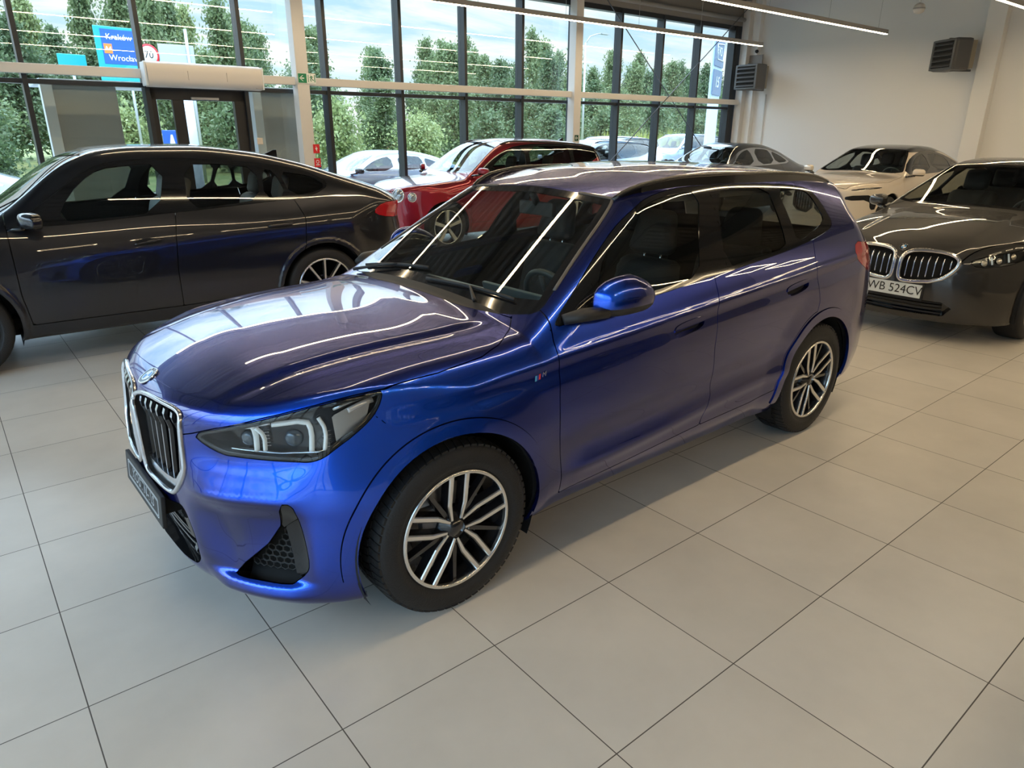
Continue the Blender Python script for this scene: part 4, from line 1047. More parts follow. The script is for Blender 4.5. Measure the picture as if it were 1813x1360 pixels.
# ---------------------------------------------------------------- THE BLUE COMPACT SUV
def build_hero():
    root = thing('compact_suv', 'bright blue compact SUV with roof rails and twin kidney grille standing in the foreground', 'car')
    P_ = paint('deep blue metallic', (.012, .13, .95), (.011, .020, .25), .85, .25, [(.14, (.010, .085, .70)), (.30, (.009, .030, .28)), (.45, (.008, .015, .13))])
    BLK = mat('gloss black trim', (.008, .008, .009), .08, coat=.4); PLA = mat('black plastic', (.018, .018, .019), .55)
    DRK = mat('dark cavity', (.006, .006, .006), .8); CHR = mat('satin chrome', (.62, .63, .66), .22, 1.0); GRY = mat('grey pillar seal', (.10, .09, .085), .5)
    WSG = glass('windscreen glass', (.80, .86, .83), 1.55); SDG = glass('tinted side glass', (.68, .71, .68), 1.6); RRG = glass('dark privacy glass', (.50, .52, .49), 1.6)
    LENS = glass('lamp lens', (.94, .97, .98), 1.45)
    T_ = {k: np.array(v) for k, v in TR.items()}
    h = .0125
    m = surface_net(HERO, (-3.78, -.04, .12), (.94, 1.0, 1.70), h)
    m, _ = split(m, -m[0][:, 1])
    m[0][np.abs(m[0][:, 1]) < 1e-6, 1] = 0
    out = {}
    hi = lambda V: V[:, 1] > .36
    # openings
    for cx in (0, -2.692):
        r = np.hypot(m[0][:, 0] - cx, m[0][:, 2] - .345)
        _, m = split(m, np.maximum(r - .402, .38 - m[0][:, 1]))
    hl = chaikin(T_['HL'], 1); out['headlight'], m = take_poly(m, fW, hl, lambda V: (V[:, 1] > .36) & (V[:, 0] > 0), .0015)
    kid = chaikin(T_['KID'], 1); _, m = take_poly(m, fF, kid, lambda V: V[:, 0] > .6)
    ci = np.array([(-.3, .500), (.22, .497), (.30, .512), (.352, .520), (.375, .485), (.388, .43), (.390, .36), (.375, .295), (.338, .252), (.29, .245), (.15, .238), (-.3, .235)])
    ci = chaikin(ci, 1); _, m = take_poly(m, fF, ci, lambda V: V[:, 0] > .6)
    ac = chaikin(T_['AC'], 1); _, m = take_poly(m, fW, ac, lambda V: (V[:, 1] > .36) & (V[:, 0] > .2))
    # glass house
    ws = np.concatenate([[(-.402, -.3)], [(-.402, 0)], T_['WS'][1:-1], [(-1.186, 0), (-1.186, -.3)]])
    wsh, m = take_poly(m, fT, ws, lambda V: V[:, 2] > .9)
    dlo = chaikin(T_['DLO'], 1); trim, m = take_poly(m, fS, dlo, lambda V: V[:, 1] > .45, .001)
    gf, gr, gq = [chaikin(T_[k], 1) for k in ('GF', 'GR', 'GQ')]
    g1, trim = take_poly(trim, fS, gf); g2, trim = take_poly(trim, fS, gr); g3, trim = take_poly(trim, fS, gq)
    # the door joint runs on through the black pillar; sail panel joint
    trim = groove(trim, fS, [(-1.70, 1.11), (-1.79, 1.56)], .002)
    trim = groove(trim, fS, [(-.77, 1.03), (-.80, 1.30)], .0015)
    # windscreen: clear pane inside a black band, grey seal along the pillar, cowl at the foot
    wi = inset_poly(chaikin(ws, 1), .045)
    wi = wi.copy(); wi[:, 0] = np.where(wi[:, 0] > -.62, wi[:, 0] - .055 * sst(-.66, -.45, wi[:, 0]), wi[:, 0])
    pane, frit = take_poly(wsh, fT, wi)
    cowl, frit = split(frit, dom(-.450 - .10 * (frit[0][:, 1] / .75) ** 2 * 0 - frit[0][:, 0], frit[0][:, 1] < .60))
    # tail lamp, rear screen
    tl = np.array([(-3.075, 1.155), (-3.20, 1.135), (-3.75, 1.12), (-3.75, .93), (-3.30, .94), (-3.16, .985), (-3.03, 1.07)])
    out['tail'], m = take_poly(m, fS, chaikin(tl, 1), lambda V: (V[:, 1] > .35), .0015)
    rs = np.array([(-.5, 1.42), (.50, 1.42), (.60, 1.38), (.66, 1.17), (.60, 1.14), (-.5, 1.12)])
    rgl, m = take_poly(m, fF, rs, lambda V: V[:, 0] < -3.1)
    # bonnet
    ht = np.concatenate([[(-.400, -.3), (-.400, 0)], T_['WS'][1:4], [(-.456, .662)], T_['HOODSIDE'][:6], [(.30, .83), (.60, .75), (1.0, .6), (1.0, -.3)]])
    hw = np.array(sorted([tuple(q) for q in T_['HL'][:8]])); kt = np.array([(-.1, .846), (.0, .846), (.02, .854), (.077, .868), (.209, .877), (.323, .878), (.371, .872), (.388, .860), (.396, .80), (.402, .797)])
    def hood_low(V):
        w = (V[:, 1] - V[:, 0]) / 2 ** .5
        return np.where(V[:, 1] < .402, np.interp(V[:, 1], kt[:, 0], kt[:, 1]), np.interp(w, np.concatenate([[-.285], hw[:, 0]]), np.concatenate([[.797], hw[:, 1]]))) + .004
    def hood_phi(q): return dom(np.maximum(poly_sd(fT(q), ht), np.where(q[0][:, 0] > .22, hood_low(q[0]) - q[0][:, 2], -1)), (q[0][:, 2] > .72) & (q[0][:, 0] > -.6))
    hood, m = split(m, hood_phi(m) + .0022); _, m = split(m, hood_phi(m) - .0022)
    # doors
    dfp = np.concatenate([[(-.60, 1.30)], [(-.53, 1.05)], T_['DF'], [(-.56, .300), (-1.0, .318), (-1.545, .352)], T_['DB'][::-1], [(-1.70, 1.30)]])
    arc = [(-2.692 + .474 * math.cos(a), .345 + .474 * math.sin(a)) for a in np.linspace(.12, 1.25, 12)]
    drp = np.concatenate([[(-1.70, 1.30)], T_['DB'], [(-1.552, .352), (-2.0, .366)], [(-2.222, .392)], arc, [(-2.575, .80), (-2.594, .862), (-2.57, .96), (-2.550, 1.05), (-2.56, 1.12), (-2.60, 1.30)]])
    ok = lambda V: (V[:, 1] > .55) & (V[:, 2] < 1.28)
    fd, m = take_poly(m, fS, dfp, ok, .0022); rd, m = take_poly(m, fS, drp, ok, .0022)
    # handle pockets
    pockets = []
    for k, q in (('HF', 'f'), ('HR', 'r')):
        pc = chaikin(T_[k], 2); tgt = fd if q == 'f' else rd
        pk, tgt = take_poly(tgt, fS, pc, lambda V: V[:, 1] > .6)
        if q == 'f': fd = tgt
        else: rd = tgt
        pockets.append((pk, T_[k]))
    # arch claddings
    clads = []
    for cx in (0, -2.692):
        r = np.hypot(m[0][:, 0] - cx, m[0][:, 2] - .345); lowc = .275 if cx == 0 else .30
        okc = (m[0][:, 1] > .5) & (m[0][:, 2] > lowc)
        c, _ = split(m, np.where(okc, r - .455, np.maximum(r - .455, lowc - m[0][:, 2]) + .2 * (m[0][:, 1] <= .5)))
        r2 = r
        _, m = split(m, np.where(okc, r - .4585, np.maximum(r - .4585, lowc - .003 - m[0][:, 2]) + .2 * (m[0][:, 1] <= .5)))
        clads.append(c)
    # front bumper / wing joint, sill, rear bumper, bonnet-to-pillar joints
    bl = np.concatenate([T_['HL'][9:10] * 0 + [(.285, .885)], T_['BF'], [(.16, .73)]])
    m = groove(m, fS, bl, .0022, lambda V: V[:, 1] > .6)
    m = groove(m, fS, [T_['APB'][0] + (.006, .012), T_['APB'][1] - (.003, .01), T_['DLO'][0] - (.004, .004), (-.513, 1.03)], .002, lambda V: V[:, 1] > .6)
    bump, m = split(m, np.where((m[0][:, 0] > .1) & (m[0][:, 2] < .885), np.where((m[0][:, 0] > .40) | (m[0][:, 2] < .60), -1, np.maximum(-(m[0][:, 0] - (.176 + (m[0][:, 2] - .754) * .81)), -1)), 1.0))
    sill, m = split(m, np.where((m[0][:, 0] < -.42) & (m[0][:, 0] > -2.3) & (m[0][:, 2] < .42), m[0][:, 2] - np.interp(m[0][:, 0], [-2.25, -2.0, -1.545, -.56], [.392, .366, .352, .300]) + .004, 1.0))
    rb, m = split(m, np.where((m[0][:, 0] < -3.0), np.maximum(m[0][:, 2] - (.80 + .0 * m[0][:, 0]), m[0][:, 0] + 3.02), 1.0))
    wing, rest = split(m, np.where(m[0][:, 0] > -.62, np.where(m[0][:, 2] < 1.10, -.53 - m[0][:, 0], 1.0), 1.0))
    # ---- objects
    R_ = lambda q, d=.012: rim(q, d)
    def S(name, q, mt, d=.012, label=None, cen=False, lab2=None):
        if len(q[2]) == 0: print('EMPTY', name); return []
        if cen:
            return [surf(name, merge(R_(q, d), mirror(R_(q, d))), mt, root, label)]
        return [surf(name, side_mesh(R_(q, d), s_), mt, root, label) for s_ in (1, -1)]
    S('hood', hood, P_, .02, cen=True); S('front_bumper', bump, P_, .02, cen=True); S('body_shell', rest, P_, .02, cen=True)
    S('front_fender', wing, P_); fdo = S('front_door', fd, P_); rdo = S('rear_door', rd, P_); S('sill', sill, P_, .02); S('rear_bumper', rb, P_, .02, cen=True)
    for c in clads: S('wheel_arch_trim', shift(c, .007), P_, .018)
    S('window_trim', trim, BLK, .008, 'gloss black window surround')
    S('front_side_window', shift(g1, -.003), SDG, 0.004); S('rear_side_window', shift(g2, -.003), RRG, .004); S('quarter_window', shift(g3, -.003), RRG, .004)
    wo = surf('windshield', merge(pane, mirror(pane)), WSG, root, 'clear windscreen')
    surf('windshield_band', merge(rim(frit, .006), mirror(rim(frit, .006))), BLK, root, 'black windscreen band')
    surf('cowl', merge(rim(cowl, .01), mirror(rim(cowl, .01))), PLA, root, 'black plastic cowl')
    surf('rear_window', merge(rgl, mirror(rgl)), RRG, root)
    # inner shell closes the joints and wheel houses
    Fi = lambda p: HERO(p) + .03
    ins = surface_net(Fi, (-3.78, -.06, .12), (.94, 1.0, 1.70), .04, 2)
    ins, _ = split(ins, -ins[0][:, 1])
    for cx in (0, -2.692):
        r = np.hypot(ins[0][:, 0] - cx, ins[0][:, 2] - .345); _, ins = split(ins, np.maximum(r - .40, .55 - ins[0][:, 1]))
    beltz = np.interp(ins[0][:, 0], [-2.8, -1.6, -.5, -.35], [1.17, 1.09, 1.02, 1.0])
    ins, _ = split(ins, np.where(ins[0][:, 0] > -.40, ins[0][:, 2] - 1.10, ins[0][:, 2] - beltz))
    # keep the shell clear of grille, intakes and lamps
    for pr, pl, okk in ((fF, inset_poly(kid, -.02), lambda V: V[:, 0] > .6), (fF, inset_poly(ci, -.02), lambda V: V[:, 0] > .6), (fW, inset_poly(ac, -.02), lambda V: (V[:, 1] > .36) & (V[:, 0] > .2)), (fW, inset_poly(hl, -.02), lambda V: (V[:, 1] > .36) & (V[:, 0] > 0))):
        _, ins = take_poly(ins, pr, pl, okk)
    surf('inner_shell', merge(ins, mirror(ins)), DRK, root)
    # wheel houses
    for cx in (0, -2.692):
        for sd in (1, -1):
            b = MB(); k = 40
            for i in range(k):
                a0, a1 = -.45 + (PI + .9) * i / k, -.45 + (PI + .9) * (i + 1) / k
                q = [(cx + .415 * math.cos(a), sd * yy, .345 + .415 * math.sin(a)) for a in (a0, a1) for yy in (.865, .55)]
                b.add(q, [(0, 1, 3, 2)], 0, True)
            b.add([(cx + .415 * math.cos(a), sd * .55, .345 + .415 * math.sin(a)) for a in np.linspace(-.45, PI + .45, 30)], [tuple(range(30))])
            b.build('wheel_arch_liner', DRK, root, fix=False)
    # ---- wheels
    for x in (0, -2.692):
        for sd in (1, -1): build_wheel(root, x, sd * .898, sd, seed_rot=(.06 if x == 0 else -.24))
    return root, dict(kid=kid, ci=ci, ac=ac, hl=hl, pockets=pockets, out=out, P=P_, BLK=BLK, PLA=PLA, DRK=DRK, CHR=CHR, GRY=GRY, LENS=LENS, T=T_, ws=ws, fdo=fdo, rdo=rdo)
HERO_CAR, HX = build_hero()
def hero_details(root, X):
    T_, P_, BLK, PLA, DRK, CHR, GRY, LENS = [X[k] for k in ('T', 'P', 'BLK', 'PLA', 'DRK', 'CHR', 'GRY', 'LENS')]
    kid, ci, ac, hl = X['kid'], X['ci'], X['ac'], X['hl']
    WHT = mat('clear light guide', (.80, .86, .86), .15, 0, coat=.6, emis=(.9, 1, 1), estr=.12); SIL = mat('lamp silver', (.62, .56, .50), .3, .9)  # guides are unlit; a faint glow is added to their white
    RED = mat('tail lamp red', (.42, .004, .012), .08, coat=1.0); GLB = mat('lamp housing black', (.012, .012, .013), .15, coat=.3)
    MESH = mat('grille mesh black', (.02, .02, .021), .3)
    # patches of the body surface for things set into it
    full = surface_net(HERO, (.2, -.05, .14), (.95, .92, 1.02), .014)
    kid_, ci_, ac_ = inset_poly(kid, .003), inset_poly(ci, .003), inset_poly(ac, .003)
    kp, _ = take_poly(full, fF, kid_, lambda V: V[:, 0] > .6); cp, _ = take_poly(full, fF, ci_, lambda V: (V[:, 0] > .6)); ap, _ = take_poly(full, fW, ac_, lambda V: (V[:, 1] > .36) & (V[:, 0] > .2))
    cp, _ = split(cp, -cp[0][:, 1] - .0)
    for sd in (1, -1):
        # ---- kidney
        g = bpy.data.objects.new('kidney_grille', None); COL.objects.link(g); g.parent = root
        surf('grille_backing', side_mesh(shift(kp, -.085), sd), DRK, g)
        surf('grille_wall', side_mesh(_only_rim(kp, .085), sd), PLA, g)
        kk = resample(kid, .012, True)
        Pd, Nd = drape(HERO, kk, 'F', .001, sd)
        f = MB(); strip_on(f, Pd, Nd, .017, .009, 0, True); f.build('grille_frame', CHR, g)
        # broad bright sill at the foot of the kidney
        band = np.array([(.034, .62), (.040, .566), (.064, .549), (.213, .558), (.298, .557), (.328, .572), (.378, .634), (.388, .67), (.362, .655), (.318, .604), (.20, .600), (.075, .604)])
        bp, _ = take_poly(kp, fF, band); bp = rim(shift(bp, -.012), .06)
        surf('grille_sill', side_mesh(bp, sd), CHR, g)
        for yv in (.062, .118, .174, .230, .286, .338):
            top = np.interp(yv, [.03, .077, .209, .323, .371, .39], [.855, .866, .875, .876, .868, .85]) - .012
            bot = np.interp(yv, [.03, .2, .318, .362], [.60, .60, .606, .655]) - .004
            zz = np.linspace(top, bot, 16); tt = (zz - bot) / (top - bot)
            yy = yv + .010 * np.sin(tt * PI) - .016 * sst(.80, 1.0, tt)
            Pd, Nd = drape(HERO, np.stack([yy, zz], 1), 'F', 0, sd)
            lift = -.022 + .016 * sst(.72, .95, tt)
            s1 = MB(); m = len(zz); v = []
            for i in range(m):
                o = Vector(Pd[i]) + Vector(Nd[i]) * lift[i]; yv_ = Vector((0, 1, 0)); bk = Vector((-.062, 0, 0))
                w = .0062 + .004 * sst(.7, .9, tt[i])
                v += [o - yv_ * w, o + yv_ * w, o + yv_ * (w + .004) + bk * .18, o + yv_ * .006 + bk, o - yv_ * .006 + bk, o - yv_ * (w + .004) + bk * .18]
            ff = []; fm = []
            for i in range(m - 1):
                for q in range(6):
                    ff.append((6 * i + q, 6 * i + (q + 1) % 6, 6 * (i + 1) + (q + 1) % 6, 6 * (i + 1) + q)); fm.append(0 if q == 0 else 1)
            s1.add(v, ff); s1.mi = fm
            s1.add(v[:6], [tuple(range(6))], 1)
            s1.build('grille_slat', [CHR, BLK], g)
        # ---- side intake
        a = bpy.data.objects.new('air_intake', None); COL.objects.link(a); a.parent = root
        surf('intake_backing', side_mesh(shift(ap, -.07), sd), DRK, a); surf('intake_wall', side_mesh(_only_rim(ap, .07), sd), BLK, a)
        wp = np.array([(.063, .60), (.115, .597), (.140, .545), (.0635, .486)]); wq, _ = take_poly(ap, fW, wp)
        surf('intake_panel', side_mesh(rim(shift(wq, -.006), .02), sd), BLK, a)
        up = np.array([(.062, .475), (.118, .515), (.155, .40), (.155, .335), (.10, .285), (.085, .29)]); uq, _ = take_poly(ap, fW, up)
        surf('intake_blade', side_mesh(rim(shift(uq, -.028), .02), sd), GLB, a)
        hx = MB()
        for i in range(-8, 8):
            for j in range(10):
                cx, cz = -.135 + (i + 8) * .030 + (.015 if j % 2 else 0), .285 + j * .0225
                pts = [(cx + .016 * math.cos(q * PI / 3 + PI / 6) * 1.0, cz + .0135 * math.sin(q * PI / 3 + PI / 6)) for q in range(6)]
                if (poly_sd(np.array(pts), ac) < -.004).all() and cx < .085 and (poly_sd(np.array(pts), wp) > 0).all():
                    Pd, Nd = drape(HERO, pts, 'W', -.045, sd); hx.tube([tuple(p) for p in Pd], .0028, 5, closed=True)
        hx.build('intake_mesh', MESH, a)
        # ---- headlamp
        l = bpy.data.objects.new('headlight', None); COL.objects.link(l); l.parent = root
        hp = X['out']['headlight']
        surf('lens', side_mesh(hp, sd), LENS, l)
        surf('housing', side_mesh(shift(hp, -.05), sd), GLB, l); surf('housing_wall', side_mesh(_only_rim(hp, .05), sd), GLB, l)
        def band_(pts, w, h, lift, m_, nm, closed=False, ch=1):
            q = resample(chaikin(pts, ch, closed), .008, closed); Pd, Nd = drape(HERO, q, 'W', lift, sd)
            mb = MB(); strip_on(mb, Pd, Nd, w, h, 0, closed); return mb.build(nm, m_, l)
        band_(inset_poly(T_['HL'], .007), .017, .003, -.006, GLB, 'lens_border', True)
        band_(T_['DRL1'], .016, .012, -.028, WHT, 'light_guide'); band_(T_['DRL1b'], .013, .010, -.022, WHT, 'light_guide')
        band_(T_['DRL2'], .017, .012, -.028, WHT, 'light_guide'); band_(T_['DRL2b'], .014, .010, -.022, WHT, 'light_guide')
        band_(T_['DRLB'], .010, .008, -.030, CHR, 'chrome_trim')
        band_([(-.19, .805), (-.10, .838), (.05, .872)], .012, .006, -.03, CHR, 'chrome_trim')
        band_(T_['DRLS'], .020, .006, -.022, mat('side marker', (.75, .70, .66), .25, .3, coat=.5), 'side_marker')
        band_([(.250, .905), (.32, .934), (.385, .945)], .012, .004, -.016, CHR, 'chrome_trim')
        rp, _ = take_poly(hp, fW, np.array([(.250, .880), (.30, .905), (.372, .925), (.362, .872), (.305, .80), (.264, .785)])); surf('reflector', side_mesh(shift(rp, -.034), sd), SIL, l)
        for w_, z_, r_ in ((-.045, .795, .030), (.120, .80, .032)):
            Pd, Nd = drape(HERO, [(w_, z_)], 'W', -.046, sd); mb = MB(); n_ = Vector(Nd[0])
            u = n_.orthogonal().normalized(); v_ = n_.cross(u)
            rings = [(r_ * math.cos(t), r_ * .6 * math.sin(t)) for t in np.linspace(0, PI / 2, 7)]
            vv = [Vector(Pd[0]) + n_ * hh + (u * math.cos(a_) + v_ * math.sin(a_)) * rr for rr, hh in rings for a_ in np.linspace(0, 2 * PI, 24, endpoint=False)]
            mb.add(vv, [(i * 24 + k, i * 24 + (k + 1) % 24, (i + 1) * 24 + (k + 1) % 24, (i + 1) * 24 + k) for i in range(6) for k in range(24)], 0, True)
            mb.build('projector', mat('projector glass', (.05, .07, .09), .03, .2, coat=1.0), l)
        for k in range(5):      # fins beside the light guides
            for w0 in (.028, .236):
                Pd, Nd = drape(HERO, [(w0 - .022, .775 + k * .012), (w0 + .012, .779 + k * .012)], 'W', -.036, sd)
                mb = MB(); mb.tube([tuple(p) for p in Pd], .0022, 5); mb.build('lamp_fin', CHR, l)
        # ---- tail lamp
        surf('taillight', side_mesh(rim(X['out']['tail'], .02), sd), RED, root, 'red tail lamp')
        # ---- door handles
        for i, (pk, poly) in enumerate(X['pockets']):
            par = (X['fdo'] if i == 0 else X['rdo'])[0 if sd > 0 else 1]
            c = poly.mean(0); sl = (poly[1] - poly[0]); sl = sl / np.linalg.norm(sl); nrm = np.array([-sl[1], sl[0]]); nrm = nrm if nrm[1] > 0 else -nrm
            d = (fS(pk) - c) @ nrm
            up_, lo_ = split(pk, -(d - .004))
            surf('door_handle', side_mesh(rim(shift(up_, .004), .018), sd), P_, par)
            surf('handle_recess', side_mesh(merge(shift(pk, -.030), _only_rim(pk, .030)), sd), P_, par)
        # ---- wing mirror
        mroot = bpy.data.objects.new('wing_mirror', None); COL.objects.link(mroot); mroot.parent = root
        def Fm(p):      # folded in: the shell lies back along the door
            x, y, z = p[:, 0] + (.872 if sd > 0 else .985), p[:, 1] - .935, p[:, 2] - 1.148
            top = .086 - 1.2 * (x - .03) ** 2 - .16 * np.maximum(-x, 0)
            a = smax(z - top, -.085 - z, .07); b = smax(np.abs(x + .12 * z) - .178, y - .055 + 1.1 * x * x + .22 * np.maximum(z + .005, 0), .09); b = smax(b, -y - .060, .02)
            return smax(a, b, .07)
        mm = surface_net(Fm, (-1.24, .82, 1.02), (-.62, 1.06, 1.30), .0085)
        q2 = mm[0][:, 2] - 1.105
        bot, cap = split(mm, q2); gl_, cap = split(cap, cap[0][:, 1] - .935 + .055)
        surf('mirror_cap', side_mesh(cap, sd), P_, mroot); surf('mirror_base', side_mesh(bot, sd), PLA, mroot, 'black lower mirror shell'); surf('mirror_glass', side_mesh(gl_, sd), mat('mirror silver', (.8, .8, .8), .02, 1), mroot)
        ar = MB(); ar.tube([(-.575, sd * .842, 1.068), (-.64, sd * .885, 1.085), (-.74 - .1 * (sd < 0), sd * .925, 1.09)], [.026, .034, .030], 10, flat=(1.3, .8)); ar.build('mirror_arm', PLA, mroot)
        # ---- roof rail
        rl = [(-1.175, .535, .0), (-1.22, .548, .014), (-1.32, .572, .026), (-1.5, .592, .034), (-1.8, .603, .036), (-2.2, .605, .036), (-2.6, .598, .034), (-2.9, .586, .026), (-3.05, .578, .014), (-3.14, .572, .0)]
        rl = resample(rl, .05); Pd, Nd = drape(HERO, rl[:, :2], 'T', 0, sd)
        mb = MB(); Pd[:, 2] += rl[:, 2]; mb.tube([tuple(p) for p in Pd], .0155, 8, flat=(.9, .8))
        lo_ = MB(); mm_ = len(Pd); v = []
        for i in range(mm_):
            base = Pd[i].copy(); base[2] -= rl[i, 2] + .012
            for s_ in (-.011, .011): v += [tuple(Pd[i] + [0, s_, -.004]), tuple(base + [0, s_, 0])]
        mb.add(v, [f_ for i in range(mm_ - 1) for f_ in ((4 * i, 4 * i + 4, 4 * i + 5, 4 * i + 1), (4 * i + 2, 4 * i + 3, 4 * i + 7, 4 * i + 6))])
        mb.build('roof_rail', BLK, root, 'gloss black roof rail')
        # grey seal beside the windscreen
        ww = resample(chaikin(X['ws'][9:16], 1, False), .03); Pd, Nd = drape(HERO, ww, 'T', .001, sd); mb = MB(); strip_on(mb, Pd, Nd, .016, .004); mb.build('windshield_seal', GRY, root)
        # parking sensor, wing badge
        Pd, Nd = drape(HERO, [(.415, .514)], 'S', .0, sd); n_ = Vector(Nd[0]); u = n_.orthogonal().normalized(); w_ = n_.cross(u); mb = MB()
        mb.tube([tuple(Vector(Pd[0]) + (u * math.cos(a_) + w_ * math.sin(a_)) * .0105) for a_ in np.linspace(0, 2 * PI, 20, endpoint=False)], .0012, 5, closed=True); mb.build('parking_sensor', DRK, root)
        mb = MB()
        for k, mi in ((0, 0), (1, 1), (2, 2)):
            q = [(-.383 - k * .010 + sx, .872 + sz + .0018 * k) for sx, sz in ((0, -.012), (-.009, -.011), (-.012, .011), (-.003, .010))]
            Pd, Nd = drape(HERO, q, 'S', .0016, sd); mb.add([tuple(p) for p in Pd], [(0, 1, 2, 3)], mi)
        Pd, Nd = drape(HERO, [(-.431, .880)], 'S', .0018, sd)
        text_into(mb, 'M', .028, Pd[0], (-sd, 0, .09 * sd if False else .12), (0, 0, 1), 3, .0008, .25)
        mb.build('wing_badge', [mat('badge light blue', (.1, .45, .8), .3), mat('badge navy', (.04, .06, .3), .3), mat('badge red', (.75, .05, .06), .3), CHR], root, fix=False)
    # ---- lower middle intake
    a = bpy.data.objects.new('lower_intake', None); COL.objects.link(a); a.parent = root
    surf('intake_backing', merge(shift(cp, -.11), mirror(shift(cp, -.11))), DRK, a); w = _only_rim(cp, .11); surf('intake_wall', merge(w, mirror(w)), BLK, a)
    pn = np.array([(.308, .512), (.346, .522), (.372, .486), (.387, .43), (.388, .375), (.35, .385), (.335, .43)]); pq, _ = take_poly(cp, fF, pn); pq = rim(shift(pq, -.008), .02)
    surf('intake_panel', merge(pq, mirror(pq)), BLK, a)
    mb = MB()
    for zz in (.275, .305, .335):
        Pd, Nd = drape(HERO, [(y, zz) for y in np.linspace(0, .372, 20)], 'F', -.05)
        L = [tuple(p) for p in Pd]; mb.tube([(x, -y, z) for x, y, z in L[::-1]][:-1] + L, .007, 6, flat=(1, .7))
    mb.build('intake_louvre', BLK, a)
    hx = MB()
    for i in range(14):
        for j in range(9):
            cy, cz = .0 + i * .031 + (.0155 if j % 2 else 0), .262 + j * .023
            pts = [(cy + .016 * math.cos(q * PI / 3 + PI / 6), cz + .0135 * math.sin(q * PI / 3 + PI / 6)) for q in range(6)]
            if (poly_sd(np.array(pts), ci) < -.006).all():
                for sd in (1, -1):
                    Pd, Nd = drape(HERO, pts, 'F', -.07, sd); hx.tube([tuple(p) for p in Pd], .003, 5, closed=True)
    hx.build('intake_mesh', MESH, a)
    mb = MB()
    for sd in (1, -1):
        Pd, Nd = drape(HERO, [(.30, .285), (.345, .33)], 'F', -.035, sd); mb.bar(Pd[0], Pd[1], .03, .02)
    mb.build('intake_strut', X['CHR'] if False else GLB, a)
    # ---- number plate carrier: black, with a dealer insert of outlined white letters
    tl = -.083
    c = Vector((.878, 0, .461)); ex = Vector((0, 1, 0)); ey = Vector((tl, 0, 1)).normalized(); nn = ex.cross(ey)
    mb = MB(); mb.prism([(-.265, -.064), (.265, -.064), (.265, .064), (-.265, .064)], c - nn * .016, ex, ey, nn * .016); pc = mb.build('plate_carrier', PLA, root, 'black number plate carrier', bevel=.004)
    mb = MB(); mb.box((.79, -.20, .42), (.865, .20, .50)); mb.build('plate_bracket', DRK, root)
    mb = MB()
    def rr(w, h, r, t, mi=0):
        P = [(sx * (w - r) + r * math.cos(a_), sy * (h - r) + r * math.sin(a_)) for sx, sy, a0 in ((1, 1, 0), (-1, 1, PI / 2), (-1, -1, PI), (1, -1, 3 * PI / 2)) for a_ in np.linspace(a0, a0 + PI / 2, 6)]
        Q = [c + ex * x + ey * y + nn * .0006 for x, y in P]; R = [c + ex * x * (1 - t / w) + ey * y * (1 - t / h) + nn * .0006 for x, y in P]; n = len(P)
        mb.add(Q + R, [(i, (i + 1) % n, n + (i + 1) % n, n + i) for i in range(n)], mi)
    rr(.225, .040, .010, .0035); rr(.217, .033, .008, .003)
    text_into(mb, 'KOSTN-AS', .062, c + nn * .0007 + ey * .001, ex, ey, 0, .0003, .22, 1.12)
    text_into(mb, 'KOSTN-AS', .062, c + nn * .0012 + ey * .001, ex, ey, 1, .0003, .22, 1.12, -.0028)
    mb.build('plate_lettering', [mat('plate white', (.75, .80, .82), .4), PLA], pc, fix=False)
    # ---- bonnet badge
    Pd, Nd = drape(HERO, [(.786, 0.0)], 'T', .001); n_ = Vector(Nd[0]); exx = Vector((0, 1, 0)); eyy = n_.cross(exx)
    roundel('hood_badge', Pd[0], exx, eyy, .041, root)
    # ---- wipers
    for base, tip, mid in (((-.47, .02), (-.525, .60), (-.50, .02)), ((-.49, -.60), (-.53, -.05), (-.52, -.35))):
        w_ = bpy.data.objects.new('wiper', None); COL.objects.link(w_); w_.parent = root
        q = np.linspace(0, 1, 14)[:, None]; L = np.array(base) * (1 - q) + np.array(tip) * q; Pd, Nd = drape(HERO, L, 'T', .012); Pd[:, 1] *= 1
        mb = MB(); mb.tube([tuple(p) for p in Pd], .009, 6, flat=(.6, 1)); mb.build('wiper_blade', PLA, w_)
        b0 = (-.44, base[1] + .42 if base[1] > -.3 else -.64); L = np.array(b0) * (1 - q) + np.array((Pd[7][0] - .004, Pd[7][1])) * q; Pa, Na = drape(HERO, L, 'T', .020)
        mb = MB(); mb.tube([tuple(p) for p in Pa], [.010 - .005 * t for t in q[:, 0]], 6); mb.build('wiper_arm', PLA, w_)
    # ---- cabin
    FAB = mat('black seat fabric', (.020, .021, .023), .75); LEA = mat('dark dashboard', (.030, .032, .034), .5); TRM = mat('blue-grey dash trim', (.12, .17, .20), .35, .4)
    HL_ = mat('headliner grey', (.22, .21, .20), .9)
    def cab(fn, lo, hi_, h, nm, m_, par): return surf(nm, surface_net(fn, lo, hi_, h, 2), m_, par)
    def rb(p, c, s, r):
        q = np.abs(p - np.array(c)) - (np.array(s) - r); return np.linalg.norm(np.maximum(q, 0), axis=1) + np.minimum(q.max(1), 0) - r
    def dash(p): return smax(smax(rb(p, (-.72, 0, .86), (.22, .70, .17), .06), p[:, 2] - (1.035 - .10 * (p[:, 0] + .55) ** 2 * 4 * (p[:, 0] < -.55) - .0 * p[:, 1]), .03), p[:, 2] - 1.03, .02)
    cab(dash, (-.98, -.78, .66), (-.46, .78, 1.08), .03, 'dashboard', LEA, root)
    mb = MB(); mb.bar((-.88, -.62, .985), (-.90, .10, .985), .05, .02); mb.bar((-.87, -.05, 1.005), (-.86, .58, 1.01), .02, .09, (0.3, 0, 1)); mb.build('dash_trim', TRM, root, bevel=.008)
    sw = bpy.data.objects.new('steering_wheel', None); COL.objects.link(sw); sw.parent = root
